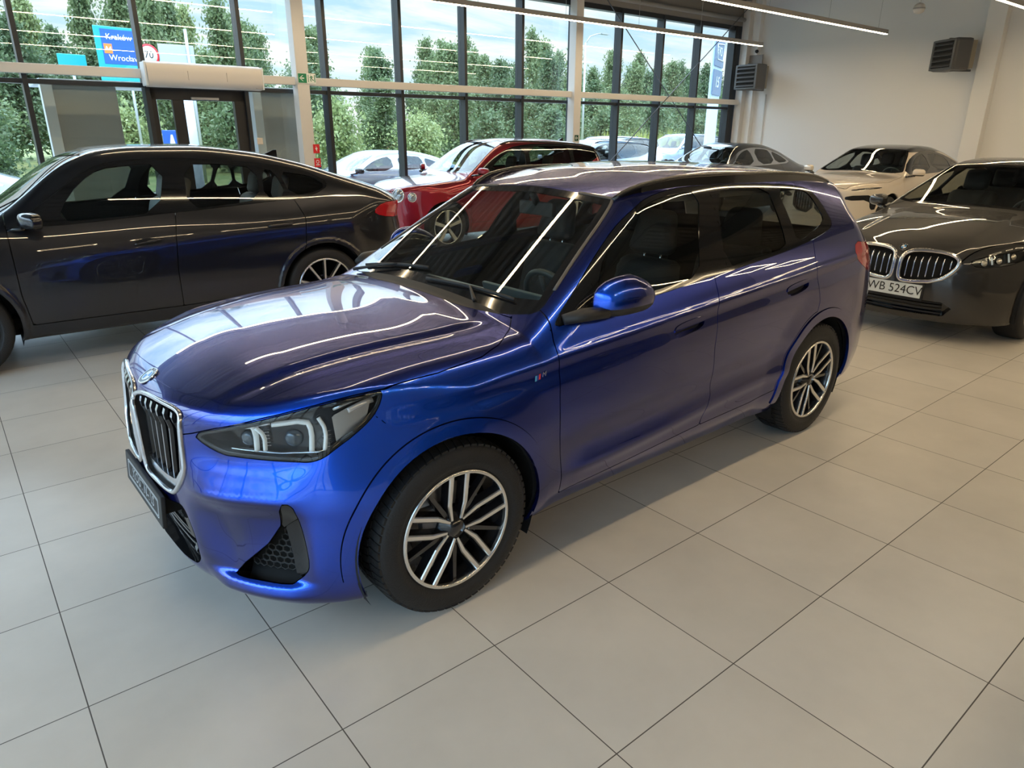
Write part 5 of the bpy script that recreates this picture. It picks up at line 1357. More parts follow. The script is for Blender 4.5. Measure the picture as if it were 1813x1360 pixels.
    ax = Vector((-1, 0, .42)).normalized(); u = Vector((0, 1, 0)); v_ = ax.cross(u); cc = Vector((-.965, .37, .985)); mb = MB()
    mb.tube([tuple(cc + (u * math.cos(a_) + v_ * math.sin(a_)) * .180) for a_ in np.linspace(0, 2 * PI, 40, endpoint=False)], .0165, 8, closed=True); mb.build('steering_rim', mat('steering leather', (.03, .04, .045), .4), sw)
    mb = MB()
    for a_ in (0, PI, -PI / 2): mb.tube([tuple(cc - ax * .02 + (u * math.cos(a_) + v_ * math.sin(a_)) * r_) for r_ in (.03, .17)], .018, 6, flat=(1, .5))
    mb.lathe([(0, .0), (.06, .0), (.065, -.03)], 24, 'x', tuple(cc)); mb.build('steering_hub', LEA, sw)
    for yy, xs, nm in ((.37, -1.52, 'front_seat'), (-.37, -1.50, 'front_seat'), (.38, -2.34, 'rear_seat'), (-.38, -2.34, 'rear_seat')):
        s_ = bpy.data.objects.new(nm, None); COL.objects.link(s_); s_.parent = root
        wd = .25 if nm == 'front_seat' else .30
        def back(p, xs=xs, yy=yy, wd=wd):
            t = (p[:, 2] - .50) / .6; q = p.copy(); q[:, 0] = p[:, 0] + .16 * t; r = rb(q, (xs, yy, .80), (.075, wd - .05 * 1, .34), .07); return r + .05 * np.clip((p[:, 2] - 1.0) * 2, 0, 1) * (np.abs(p[:, 1] - yy) > wd * .7)
        cab(back, (xs - .45, yy - .36, .40), (xs + .30, yy + .36, 1.24), .03, 'seat_back', FAB, s_)
        hz = 1.275 if nm == 'front_seat' else 1.235
        def head(p, xs=xs, yy=yy, hz=hz):
            q = p.copy(); t = (p[:, 2] - hz) / .2; q[:, 0] = p[:, 0] + .05 * t; q[:, 1] = yy + (p[:, 1] - yy) * (1 + .35 * t); return rb(q, (xs - .195, yy, hz), (.052, .128, .115), .05)
        cab(head, (xs - .40, yy - .24, hz - .18), (xs, yy + .24, hz + .18), .02, 'headrest', FAB, s_)
        mb = MB()
        for dy in (-.055, .055): mb.tube([(xs - .175, yy + dy, hz - .19), (xs - .19, yy + dy, hz - .09)], .006, 6)
        mb.build('headrest_post', CHR, s_)
        cab(lambda p, xs=xs, yy=yy, wd=wd: rb(p, (xs + .26, yy, .52), (.30, wd, .10), .08), (xs - .1, yy - .36, .38), (xs + .62, yy + .36, .68), .035, 'seat_cushion', FAB, s_)
    Fi = lambda p: HERO(p) + .045
    hln = surface_net(Fi, (-3.3, -.06, 1.30), (-1.1, .8, 1.66), .05, 2); hln, _ = split(hln, -hln[0][:, 1]); _, hln = split(hln, hln[0][:, 2] - (1.46))
    hln, _ = split(hln, -(hln[0][:, 0] + 3.1)); hln, _ = split(hln, hln[0][:, 0] + 1.24)
    surf('headliner', merge(hln, mirror(hln)), HL_, root)
    mb = MB(); mb.box((-1.20, -.13, 1.365), (-1.17, .13, 1.435)); mb.tube([(-1.185, 0, 1.42), (-1.15, 0, 1.48)], .02, 8); mb.build('rear_view_mirror', PLA, root, bevel=.01)
    mb = MB(); mb.box((-3.25, -.52, .26), (.40, .52, .36)); mb.build('underbody', DRK, root)

def _only_rim(m, depth):
    V, N_, T = rim(m, depth, skip_mid=True); k = len(m[2]); return compact(V, N_, T[k:])
hero_details(HERO_CAR, HX)
# ---------------------------------------------------------------- the other cars in the hall and in the yard
def ws_outline(xa, xb, k=1.0, n=True):
    base = [(-.402, 0), (-.395, .345), (-.409, .481), (-.434, .593), (-.458, .659), (-.492, .73), (-.52, .752), (-.555, .75), (-.628, .729), (-.78, .677), (-.909, .636), (-1.043, .595), (-1.179, .538), (-1.179, .501), (-1.174, .314), (-1.183, .094), (-1.186, 0)]
    f = lambda x: xa + (x + .402) / (-1.186 + .402) * (xb - xa)
    return np.array([(f(-.402), -.3)] + [(f(x), y * k) for x, y in base] + [(f(-1.186), -.3)])

def make_car(name, F, pose, label, sp, h=.022):
    px, py, a, k, zs = pose
    root = thing(name, label, 'car', (px, py, 0), a, sp.get('group')); root.scale = (k, k, k * zs)
    P_ = sp['paint']; BLK = mat('gloss black trim'); DRK = mat('dark cavity'); PLA = mat('black plastic'); CHR = mat('bright chrome', (.75, .75, .76), .12, 1)
    GL = sp.get('glass') or glass('dark privacy glass'); WG = sp.get('wglass') or glass('windscreen glass'); RED = mat('tail lamp red')
    wb, ro = sp['wb'], sp['ro']; fine = sp.get('fine', True)
    m = surface_net(F, (-(wb + ro) - .25, -.05, .10), (1.02, 1.12, 1.9), h)
    m, _ = split(m, -m[0][:, 1])
    wr = sp.get('wr', .36)
    for cx in (0, -wb):
        r = np.hypot(m[0][:, 0] - cx, m[0][:, 2] - wr); _, m = split(m, np.maximum(r - wr - .052, .42 - m[0][:, 1]))
    pc = {}
    if 'HL' in sp: pc['hl'], m = take_poly(m, fW, chaikin(sp['HL'], 1), lambda V: (V[:, 1] > .30) & (V[:, 0] > 0), .002)
    if 'KID' in sp: pc['kid'], m = take_poly(m, fF, chaikin(sp['KID'], 1), lambda V: V[:, 0] > .5)
    if 'LI' in sp: pc['li'], m = take_poly(m, fF, sp['LI'], lambda V: V[:, 0] > .4)
    ws = ws_outline(*sp['ws']); wsh, m = take_poly(m, fT, ws, lambda V: V[:, 2] > .85)
    pane, frit = take_poly(wsh, fT, inset_poly(ws, .035))
    dlo = chaikin(sp['DLO'], 1); trim, m = take_poly(m, fS, dlo, lambda V: V[:, 1] > .40, .001)
    panes = []
    for q in sp['panes']: g, trim = take_poly(trim, fS, chaikin(q, 1)); panes.append(g)
    if 'TL' in sp: pc['tl'], m = take_poly(m, fS, chaikin(sp['TL'], 1), lambda V: V[:, 1] > .30, .002)
    if 'RW' in sp: pc['rw'], m = take_poly(m, fT, sp['RW'], lambda V: V[:, 2] > .8)
    g = .003
    hs = sp['hood']
    hood, m = take_poly(m, fT, np.array([(ws[1][0] + .01, -.3), (ws[1][0] + .01, 0), (ws[1][0], .45), (ws[5][0], .66 * sp['ws'][2]), (ws[1][0], .80 * sp['ws'][2]), (0, .83 * sp['ws'][2]), (.35, .80), hs[0], hs[1], (hs[2], 0), (hs[2], -.3)]), lambda V: (V[:, 2] > hs[3]) & (V[:, 0] > -.7), g)
    df, db, dc, zb_ = sp['doors']      # front joint x, middle joint line, rear joint line, sill height
    db = np.array(db); dc = np.array(dc); bz = sp['beltz']
    ok = lambda V: (V[:, 1] > .5) & (V[:, 2] < bz + .22)
    fdr, m = take_poly(m, fS, np.concatenate([[(df - .02, bz + .25), (df, bz), (df, .6), (df - .03, zb_)], [(db[-1][0], zb_)], db[::-1], [(db[0][0] - .08, bz + .25)]]), ok, g)
    rdr, m = take_poly(m, fS, np.concatenate([[(db[0][0] - .08, bz + .25)], db, [(db[-1][0], zb_), (-wb + .47, zb_ + .02)], dc[::-1], [(dc[0][0] + .02, bz + .25)]]), ok, g)
    def S(nm, q, mt, d=.012, cen=False):
        if len(q[2]) == 0: return []
        q = rim(q, d)
        if cen: return [surf(nm, merge(q, mirror(q)), mt, root)]
        return [surf(nm, side_mesh(q, s_), mt, root) for s_ in (1, -1)]
    roofm = sp.get('roof_paint')
    if roofm:
        rp, m = split(m, np.where(m[0][:, 0] < -.9, sp['roof_z'] - m[0][:, 2], 1.0)); S('roof', rp, roofm, cen=True)
    S('body_shell', m, P_, .02, True); S('hood', hood, P_, .015, True); fo_ = S('front_door', fdr, P_); ro_ = S('rear_door', rdr, P_)
    S('window_trim', trim, sp.get('trim', BLK)); surf('windshield', merge(pane, mirror(pane)), WG, root); S('windshield_band', frit, BLK, .005, True)
    for i, q in enumerate(panes): S('side_window' if i else 'front_side_window', shift(q, -.003), (sp.get('fglass') or GL) if i == 0 else GL, .003)
    if 'tl' in pc: S('taillight', pc['tl'], RED)
    if 'rw' in pc: S('rear_window', pc['rw'], GL, .005, True)
    # inner shell
    ins = surface_net(lambda p: F(p) + .035, (-(wb + ro) - .25, -.06, .10), (1.02, 1.12, 1.9), .05, 2); ins, _ = split(ins, -ins[0][:, 1])
    for cx in (0, -wb):
        r = np.hypot(ins[0][:, 0] - cx, ins[0][:, 2] - wr); _, ins = split(ins, np.maximum(r - wr - .05, .55 - ins[0][:, 1]))
    _, keep = split(ins, np.where(ins[0][:, 0] > ws[1][0] + .05, 1.0, np.where(ins[0][:, 0] < sp.get('deck', -(wb + ro)), 1.0, bz - .02 - ins[0][:, 2])))
    for key, pr, okk in (('KID', fF, lambda V: V[:, 0] > .5), ('LI', fF, lambda V: V[:, 0] > .4), ('HL', fW, lambda V: (V[:, 1] > .3) & (V[:, 0] > 0))):
        if key in sp: _, keep = take_poly(keep, pr, inset_poly(np.array(sp[key]), -.03), okk)
    surf('inner_shell', merge(keep, mirror(keep)), DRK, root)
    # wheel houses and wheels
    for cx in (0, -wb):
        for sd in (1, -1):
            b = MB(); n = 24; al = np.linspace(-.4, PI + .4, n)
            b.add([(cx + (wr + .06) * math.cos(t), sd * yy, wr + (wr + .06) * math.sin(t)) for t in al for yy in (sp['W'] - .04, .52)], [(2 * i, 2 * i + 1, 2 * i + 3, 2 * i + 2) for i in range(n - 1)], 0, True)
            b.add([(cx + (wr + .06) * math.cos(t), sd * .52, wr + (wr + .06) * math.sin(t)) for t in al], [tuple(range(n))]); b.build('wheel_arch_liner', DRK, root, fix=False)
            build_wheel(root, cx, sd * (sp['W'] - .012), sd, R=wr + .004, rim_r=wr - .10, width=.245, style=sp.get('wheel', 'multi'), detail=False)
    full = surface_net(F, (.1, -.05, .14), (1.0, .98, 1.15), .02) if ('KID' in sp or 'LI' in sp) else None
    # front
    if 'kid' in pc:
        kp, _ = take_poly(full, fF, chaikin(sp['KID'], 1), lambda V: V[:, 0] > .5); kk = resample(chaikin(sp['KID'], 1), .015, True)
        ks = np.array(sp['KID']); y0, y1 = ks[:, 0].min(), ks[:, 0].max()
        for sd in (1, -1):
            gr = bpy.data.objects.new('kidney_grille', None); COL.objects.link(gr); gr.parent = root
            surf('grille_backing', side_mesh(merge(shift(kp, -.06), _only_rim(kp, .06)), sd), DRK, gr)
            Pd, Nd = drape(F, kk, 'F', .002, sd); f = MB(); strip_on(f, Pd, Nd, sp.get('kf', .026), .012, 0, True); f.build('grille_frame', sp.get('kidm', CHR), gr)
            for yv in np.linspace(y0, y1, sp.get('slats', 7) + 2)[1:-1]:
                zz = np.linspace(ks[:, 1].min(), ks[:, 1].max(), 40); ins_ = poly_sd(np.stack([np.full(40, yv), zz], 1), ks) < -.025
                if ins_.sum() < 4: continue
                zz = zz[ins_]; Pd, Nd = drape(F, np.stack([np.full(len(zz), yv), zz], 1)[::3], 'F', -.016, sd)
                f = MB(); f.tube([tuple(p) for p in Pd], .007, 5); f.build('grille_slat', CHR, gr)
    if 'li' in pc:
        lp, _ = take_poly(full, fF, sp['LI'], lambda V: V[:, 0] > .4); lp, _ = split(lp, -lp[0][:, 1]); q = merge(shift(lp, -.06), _only_rim(lp, .06)); surf('lower_intake', merge(q, mirror(q)), BLK, root)
        f = MB(); li = np.array(sp['LI'])
        for zz in np.linspace(li[:, 1].min() + .02, li[:, 1].max() - .02, 4):
            Pd, Nd = drape(F, [(y, zz) for y in np.linspace(0, li[:, 0].max() * .85, 10)], 'F', -.03); L = [tuple(p) for p in Pd]; f.tube([(x, -y, z) for x, y, z in L[::-1]][:-1] + L, .008, 5)
        f.build('intake_louvre', PLA, root)
    if 'hl' in pc:
        for sd in (1, -1):
            l = bpy.data.objects.new('headlight', None); COL.objects.link(l); l.parent = root; hp = pc['hl']
            surf('lens', side_mesh(hp, sd), glass('lamp lens'), l); surf('housing', side_mesh(merge(shift(hp, -.05), _only_rim(hp, .05)), sd), mat('lamp housing black'), l)
            for L_ in sp.get('drl', []):
                Pd, Nd = drape(F, resample(L_, .015), 'W', -.025, sd); f = MB(); strip_on(f, Pd, Nd, .014, .008); f.build('light_guide', mat('clear light guide'), l)
            for w_, z_ in sp.get('proj', []):
                Pd, Nd = drape(F, [(w_, z_)], 'W', -.04, sd); f = MB(); n_ = Vector(Nd[0]); u = n_.orthogonal().normalized(); v_ = n_.cross(u)
                for r0, mi in ((.026, 0),): f.add([tuple(Vector(Pd[0]) + n_ * .012)] + [tuple(Vector(Pd[0]) + (u * math.cos(t) + v_ * math.sin(t)) * r0) for t in np.linspace(0, 2 * PI, 18, endpoint=False)], [(0, 1 + i, 1 + (i + 1) % 18) for i in range(18)], 0, True)
                f.build('projector', mat('lamp silver'), l, fix=False)
    for w_, z_, r_ in sp.get('round_lamps', []):
        for sd in (1, -1):
            Pd, Nd = drape(F, [(w_, z_)], 'W', .0, sd); o = Vector(Pd[0]); n_ = Vector(Nd[0]); u = n_.orthogonal().normalized(); v_ = n_.cross(u)
            l = bpy.data.objects.new('headlight', None); COL.objects.link(l); l.parent = root
            f = MB(); f.tube([tuple(o + (u * math.cos(t) + v_ * math.sin(t)) * r_ - n_ * .005) for t in np.linspace(0, 2 * PI, 28, endpoint=False)], r_ * .13, 8, closed=True); f.build('lamp_ring', CHR, l)
            f = MB(); rings = [(r_ * .9, .0), (r_ * .8, .012), (r_ * .5, .022), (.001, .026)]
            f.add([tuple(o + (u * math.cos(t) + v_ * math.sin(t)) * rr + n_ * hh) for rr, hh in rings for t in np.linspace(0, 2 * PI, 24, endpoint=False)], [(i * 24 + q, i * 24 + (q + 1) % 24, (i + 1) * 24 + (q + 1) % 24, (i + 1) * 24 + q) for i in range(3) for q in range(24)], 0, True); f.build('lamp_glass', mat('cut lamp glass', (.35, .40, .45), .1, .6, coat=1), l)
    for poly, lift, mt, nm in sp.get('patches', []):
        fp = surface_net(F, (.0, .1, .3), (1.0, .98, 1.12), .02); q, _ = take_poly(fp, fW, chaikin(poly, 1), lambda V: (V[:, 1] > .15) & (V[:, 0] > -.1)); q = rim(shift(q, lift), .02)
        for sd in (1, -1): surf(nm, side_mesh(q, sd), mt, root)
    # handles, mirrors, rails, badge
    for key, par in (('HF', fo_), ('HR', ro_)):
        if key in sp and par:
            for i, sd in enumerate((1, -1)):
                L_ = np.array(sp[key]); Pd, Nd = drape(F, resample(L_, .02), 'S', .018, sd); f = MB(); f.tube([tuple(p) for p in Pd], [.008] + [.014] * (len(Pd) - 2) + [.008], 8, flat=(1, .8)); f.build('door_handle', sp.get('handle', P_), par[i])
                c = L_.mean(0); el = [(c[0] + .10 * math.cos(t), c[1] + .028 * math.sin(t)) for t in np.linspace(0, 2 * PI, 20, endpoint=False)]
                Pd, Nd = drape(F, el, 'S', .002, sd); f = MB(); f.add([tuple(p) for p in Pd], [tuple(range(20))], 0); f.build('handle_recess', DRK, par[i], fix=False)  # flat dark ellipse on the door skin, painted shade instead of a hollow
    mx, my, mz = sp['mirror']
    def Fm(p):
        x, y, z = p[:, 0] - mx, p[:, 1] - my, p[:, 2] - mz; y2 = y * .92 - x * .39; x2 = x * .92 + y * .39
        q = smax(z - (.075 - .10 * np.maximum(y2, 0)), -.07 - z, .05); q = smax(q, np.maximum(np.abs(y2) - .115, x2 - .06 + 2.0 * y2 * y2), .06); return smax(smax(q, -x2 - .07, .02), np.maximum(q, -x2 - .07), .05)
    mm = surface_net(Fm, (mx - .2, my - .2, mz - .13), (mx + .2, my + .2, mz + .13), .016)
    for sd in (1, -1):
        mr_ = bpy.data.objects.new('wing_mirror', None); COL.objects.link(mr_); mr_.parent = root
        lo_, up_ = split(mm, mm[0][:, 2] - (mz - .035)); surf('mirror_cap', side_mesh(up_, sd), sp.get('mirror_paint', P_), mr_); surf('mirror_base', side_mesh(lo_, sd), BLK, mr_)
        f = MB(); f.tube([(mx + .12, sd * (my - .17), mz - .07), (mx + .03, sd * (my - .05), mz - .05)], .03, 8, flat=(1.3, .6)); f.build('mirror_arm', BLK, mr_)
    if 'rails' in sp:
        for sd in (1, -1):
            L_ = np.array(sp['rails'], float); L_ = resample(L_, .08); Pd, Nd = drape(F, L_[:, :2], 'T', 0, sd); Pd[:, 2] += L_[:, 2]; f = MB(); f.tube([tuple(p) for p in Pd], .016, 8); f.build('roof_rail', BLK, root)
    if sp.get('fin'):
        P0, _ = drape(F, [(sp['fin'], 0.0)], 'T', 0); x, _, z = P0[0]; f = MB()
        f.add([(x + .11, 0, z - .01), (x - .07, .028, z - .01), (x - .07, -.028, z - .01), (x - .045, .006, z + .058), (x - .075, .008, z + .058), (x - .045, -.006, z + .058), (x - .075, -.008, z + .058), (x + .05, .014, z + .02), (x + .05, -.014, z + .02)],
              [(0, 7, 8), (7, 3, 5, 8), (3, 4, 6, 5), (4, 1, 2, 6), (0, 1, 4, 3, 7), (0, 8, 5, 6, 2)]); f.build('roof_antenna', BLK, root, bevel=.004)
    if 'badge' in sp:
        Pd, Nd = drape(F, [(sp['badge'], 0.0)], 'T', .001); n_ = Vector(Nd[0]); roundel('hood_badge', Pd[0], (0, 1, 0), n_.cross(Vector((0, 1, 0))), .041, root)
    if sp.get('cabin', True):
        FAB = sp.get('seat') or mat('black seat fabric'); sx = sp.get('seats', (-1.55, -2.45)); sh = sp.get('seat_h', 0)
        for x in sx:
            for yy in (.38, -.38):
                s_ = bpy.data.objects.new('seat', None); COL.objects.link(s_); s_.parent = root
                def rb(p, c, s, r):
                    q = np.abs(p - np.array(c)) - (np.array(s) - r); return np.linalg.norm(np.maximum(q, 0), axis=1) + np.minimum(q.max(1), 0) - r
                def bk(p):
                    q = p.copy(); q[:, 0] += .15 * (p[:, 2] - .5) / .6; return rb(q, (x, yy, .80 + sh), (.075, .25, .34), .07)
                def hd(p):
                    q = p.copy(); q[:, 0] += .05 * (p[:, 2] - 1.25) / .2; return rb(q, (x - .19, yy, 1.25 + sh), (.05, .13, .11), .05)
                surf('seat_back', surface_net(bk, (x - .45, yy - .36, .40), (x + .3, yy + .36, 1.3), .04, 2), FAB, s_); surf('headrest', surface_net(hd, (x - .40, yy - .24, 1.05 + sh), (x, yy + .24, 1.45 + sh), .03, 2), FAB, s_)
        f = MB(); z_ = sp['beltz'] - .06; f.box((ws[1][0] - .55, -.70, z_ - .30), (ws[1][0] - .08, .70, z_)); f.build('dashboard', mat('dark dashboard'), root, bevel=.05)
        f = MB(); cc = Vector((ws[1][0] - .62, .38, z_ - .02)); ax = Vector((-1, 0, .42)).normalized(); v_ = ax.cross(Vector((0, 1, 0)))
        f.tube([tuple(cc + (Vector((0, 1, 0)) * math.cos(t) + v_ * math.sin(t)) * .18) for t in np.linspace(0, 2 * PI, 28, endpoint=False)], .016, 6, closed=True); f.build('steering_wheel', mat('steering leather'), root)
        f = MB(); f.box((-(wb + ro) + .6, -.72, .30), (.3, .72, .38)); f.build('underbody', DRK, root)
    return root

D_ = {k: {q: np.array(v) for q, v in d.items()} for k, d in CTR.items()}
c_ = D_['COUPE']
make_car('coupe_suv', COUPE, POSES['COUPE'], 'dark grey coupe-backed SUV parked behind the blue SUV in front of the glass door', dict(
    paint=paint('dark graphite metallic', (.024, .026, .034), (.008, .008, .011), .75, .28), wb=2.86, ro=1.06, W=.955, wr=.37, ws=(-.26, -1.12, 1.02), DLO=c_['DLO'], panes=[c_['GF'], c_['GR'], c_['GQ'], c_['GP']],
    fglass=glass('light side glass', (.62, .70, .68), 1.5), TL=np.array([(-3.40, 1.035), (-3.52, 1.115), (-3.74, 1.12), (-4.1, 1.10), (-4.1, .98), (-3.72, .955), (-3.50, .985)]), hood=[(.55, .62), (.78, .42), .84, .80],
    doors=(-.46, c_['DB'][1:], c_['DC'], .36), beltz=1.13, HF=c_['HF'], HR=c_['HR'], mirror=(-.60, 1.02, 1.14), fin=-2.75, wheel='multi', seat=mat('pale leather seat', (.45, .43, .42), .5), seats=(-1.62, -2.5), seat_h=.02,
    KID=[(.03, .62), (.03, .84), (.10, .90), (.33, .88), (.37, .80), (.34, .66), (.25, .60)], HL=[(-.16, .86), (.1, .90), (.40, .93), (.38, .86), (.2, .80), (-.1, .79)], LI=[(-.3, .52), (.40, .52), (.45, .40), (.35, .28), (-.3, .28)]), h=.018)
sb = make_car('saloon_car', SEDAN_B, POSES['SEDAN_B'], 'glossy black saloon with registration plate, facing forward at the right edge', dict(
    paint=paint('black paint', (.004, .004, .005), (.003, .003, .004), .0, .5), wb=2.995, ro=1.15, W=.93, wr=.355, ws=(-.57, -1.315, 1.0),
    DLO=[(-.62, 1.0), (-1.0, 1.20), (-1.35, 1.34), (-1.8, 1.40), (-2.3, 1.39), (-2.8, 1.30), (-3.2, 1.14), (-3.3, 1.075), (-2.4, 1.045), (-1.2, 1.015)], panes=[[(-.85, 1.04), (-1.1, 1.20), (-1.4, 1.31), (-1.75, 1.36), (-1.72, 1.045)], [(-1.85, 1.36), (-2.3, 1.35), (-2.7, 1.27), (-2.68, 1.07), (-1.83, 1.055)], [(-2.75, 1.26), (-3.1, 1.14), (-3.18, 1.095), (-2.74, 1.075)]],
    hood=[(.60, .62), (.82, .45), .875, .70], doors=(-.50, [(-1.75, 1.0), (-1.76, .7), (-1.74, .35)], [(-2.75, 1.05), (-2.78, .85), (-2.70, .72)], .33), beltz=1.03, mirror=(-.70, 1.0, 1.045), badge=.80, wheel='multi', HF=[(-1.45, .86), (-1.68, .865)], HR=[(-2.42, .88), (-2.65, .885)],
    KID=[(.028, .56), (.026, .69), (.045, .745), (.12, .775), (.30, .78), (.42, .765), (.485, .72), (.47, .64), (.36, .535), (.10, .505), (.045, .52)], slats=7, kf=.034, kidm=mat('satin silver frame', (.70, .70, .70), .2, .95),
    HL=[(-.135, .725), (.05, .775), (.30, .815), (.46, .84), (.44, .78), (.30, .72), (.15, .685), (-.06, .668), (-.11, .69)], drl=[[(.05, .76), (.06, .70)], [(.20, .79), (.21, .72)]], proj=[(0.0, .715), (.13, .735), (.27, .765)],
    LI=[(-.3, .36), (.42, .36), (.50, .31), (.44, .235), (-.3, .225)]), h=.018)
# its plate
mb = MB(); mb.prism([(-.26, -.057), (.26, -.057), (.26, .057), (-.26, .057)], Vector((.885, 0, .432)), (0, 1, 0), (-.06, 0, 1), Vector((.012, 0, 0)))
pl = mb.build('number_plate', mat('plate white', (.75, .80, .82), .4), sb, 'white number plate reading WB 524CV', bevel=.003)
mb = MB(); text_into(mb, 'WB 524CV', .105, (.899, .022, .432), (0, 1, 0), (-.06, 0, 1), 0, .0004, 0, 1.0)
mb.add([(.8985, -.258, .377), (.8985, -.218, .377), (.8945, -.218, .487), (.8945, -.258, .487)], [(0, 1, 2, 3)], 1); mb.build('plate_lettering', [mat('plate black', (.02, .02, .02), .5), mat('plate blue band', (.02, .08, .45), .4)], pl, fix=False)
mb = MB(); mb.prism([(-.275, -.075), (.275, -.075), (.275, .066), (-.275, .066)], Vector((.866, 0, .432)), (0, 1, 0), (-.06, 0, 1), Vector((.018, 0, 0))); mb.build('plate_carrier', PLA if 'PLA' in globals() else mat('black plastic'), sb, bevel=.004)

make_car('luxury_suv', LUX_R, POSES['LUX_R'], 'deep red luxury SUV with round headlamps parked along the window wall', dict(
    paint=paint('deep red metallic', (.30, .006, .022), (.06, .002, .006), .65, .28), wb=2.995, ro=1.16, W=.95, wr=.38, ws=(-.50, -1.36, 1.03),
    DLO=[(-.62, 1.20), (-1.0, 1.44), (-1.45, 1.63), (-1.9, 1.69), (-2.6, 1.70), (-3.3, 1.66), (-3.75, 1.58), (-3.88, 1.50), (-3.3, 1.29), (-2.4, 1.235), (-1.2, 1.205)], panes=[[(-.90, 1.235), (-1.2, 1.45), (-1.5, 1.595), (-1.82, 1.645), (-1.78, 1.245)], [(-1.92, 1.65), (-2.6, 1.655), (-2.95, 1.64), (-2.92, 1.28), (-1.90, 1.25)], [(-3.03, 1.63), (-3.3, 1.61), (-3.68, 1.54), (-3.74, 1.49), (-3.3, 1.33), (-3.02, 1.295)]],
    hood=[(.50, .68), (.74, .50), .82, .92], doors=(-.48, [(-1.84, 1.2), (-1.85, .8), (-1.82, .42)], [(-2.98, 1.25), (-3.0, 1.0), (-2.80, .82)], .42), beltz=1.21, mirror=(-.66, 1.06, 1.26), HF=[(-1.5, 1.04), (-1.72, 1.045)], HR=[(-2.6, 1.06), (-2.82, 1.065)], seat_h=.12, wheel='five',
    TL=[(-3.9, 1.18), (-4.3, 1.18), (-4.3, .95), (-3.95, .95)], round_lamps=[(-.15, .90, .105), (.10, .875, .070)], KID=[(.02, .60), (.02, .90), (.40, .88), (.42, .75), (.38, .62)], slats=9, kidm=mat('bright chrome', (.75, .75, .76), .12, 1),
    rails=[(-1.35, .60, 0), (-1.5, .63, .03), (-2.2, .66, .045), (-3.0, .65, .04), (-3.6, .62, .02), (-3.75, .61, 0)], fin=-3.3), h=.025)
make_car('limousine', SEDAN_W, POSES['SEDAN_W'], 'pearl white limousine with black roof standing by the white end wall', dict(
    paint=paint('pearl white paint', (.74, .66, .56), (.62, .54, .45), .15, .3), roof_paint=paint('black paint', (.004, .004, .005), (.003, .003, .004), .0, .5), roof_z=1.41, wb=3.10, ro=1.28, W=.94, wr=.37, ws=(-.55, -1.30, 1.03),
    DLO=[(-.62, 1.06), (-1.0, 1.27), (-1.35, 1.38), (-1.8, 1.435), (-2.3, 1.425), (-2.8, 1.34), (-3.25, 1.20), (-3.45, 1.115), (-2.4, 1.07), (-1.2, 1.05)], panes=[[(-.85, 1.085), (-1.1, 1.24), (-1.4, 1.345), (-1.78, 1.395), (-1.74, 1.08)], [(-1.88, 1.395), (-2.3, 1.385), (-2.75, 1.30), (-2.72, 1.10), (-1.86, 1.085)], [(-2.82, 1.28), (-3.2, 1.17), (-3.3, 1.125), (-2.8, 1.105)]],
    hood=[(.55, .66), (.78, .48), .86, .86], doors=(-.48, [(-1.80, 1.05), (-1.82, .7), (-1.80, .35)], [(-2.85, 1.08), (-2.88, .88), (-2.78, .75)], .33), beltz=1.06, mirror=(-.68, 1.05, 1.10), wheel='multi', HF=[(-1.5, .9), (-1.74, .905)],
    KID=[(.03, .45), (.03, .80), (.10, .84), (.40, .82), (.43, .74), (.41, .50)], slats=6, kidm=mat('gloss black trim'), patches=[([(-.15, .855), (.10, .885), (.42, .90), (.40, .875), (.10, .862), (-.12, .838)], .002, mat('lamp housing black'), 'upper_lamp'), ([(-.22, .76), (.30, .78), (.34, .55), (.22, .54), (.20, .70), (-.20, .68)], .002, mat('lamp housing black'), 'lower_lamp')], badge=.80), h=.025)
make_car('grand_saloon', SEDAN_G, POSES['SEDAN_G'], 'dark grey grand saloon with chrome window frames in the far corner by the wall heater', dict(
    paint=paint('slate grey metallic', (.085, .088, .098), (.03, .03, .034), .7, .3), wb=3.05, ro=1.22, W=.94, wr=.36, ws=(-.55, -1.30, 1.0),
    DLO=[(-.62, 1.03), (-1.0, 1.22), (-1.35, 1.335), (-1.8, 1.385), (-2.3, 1.375), (-2.75, 1.30), (-3.08, 1.17), (-3.22, 1.06), (-2.4, 1.035), (-1.2, 1.02)], panes=[[(-.80, 1.05), (-1.1, 1.21), (-1.4, 1.31), (-1.70, 1.35), (-1.66, 1.045)], [(-1.86, 1.355), (-2.3, 1.345), (-2.52, 1.315), (-2.50, 1.065), (-1.84, 1.05)], [(-2.58, 1.30), (-2.75, 1.265), (-3.0, 1.16), (-3.10, 1.085), (-2.57, 1.065)]],
    trim=mat('satin chrome', (.62, .63, .66), .22, 1.0), hood=[(.55, .66), (.76, .48), .84, .82], doors=(-.48, [(-1.76, 1.0), (-1.78, .7), (-1.76, .35)], [(-2.75, 1.03), (-2.80, .86), (-2.70, .72)], .33), beltz=1.03, mirror=(-.68, 1.03, 1.07), wheel='seven', HF=[(-1.45, .9), (-1.68, .905)], mirror_paint=mat('gloss black trim'),
    TL=[(-3.95, .92), (-4.4, .92), (-4.4, .78), (-4.0, .78)], round_lamps=[(-.12, .80, .085), (.12, .78, .06)]), h=.028)
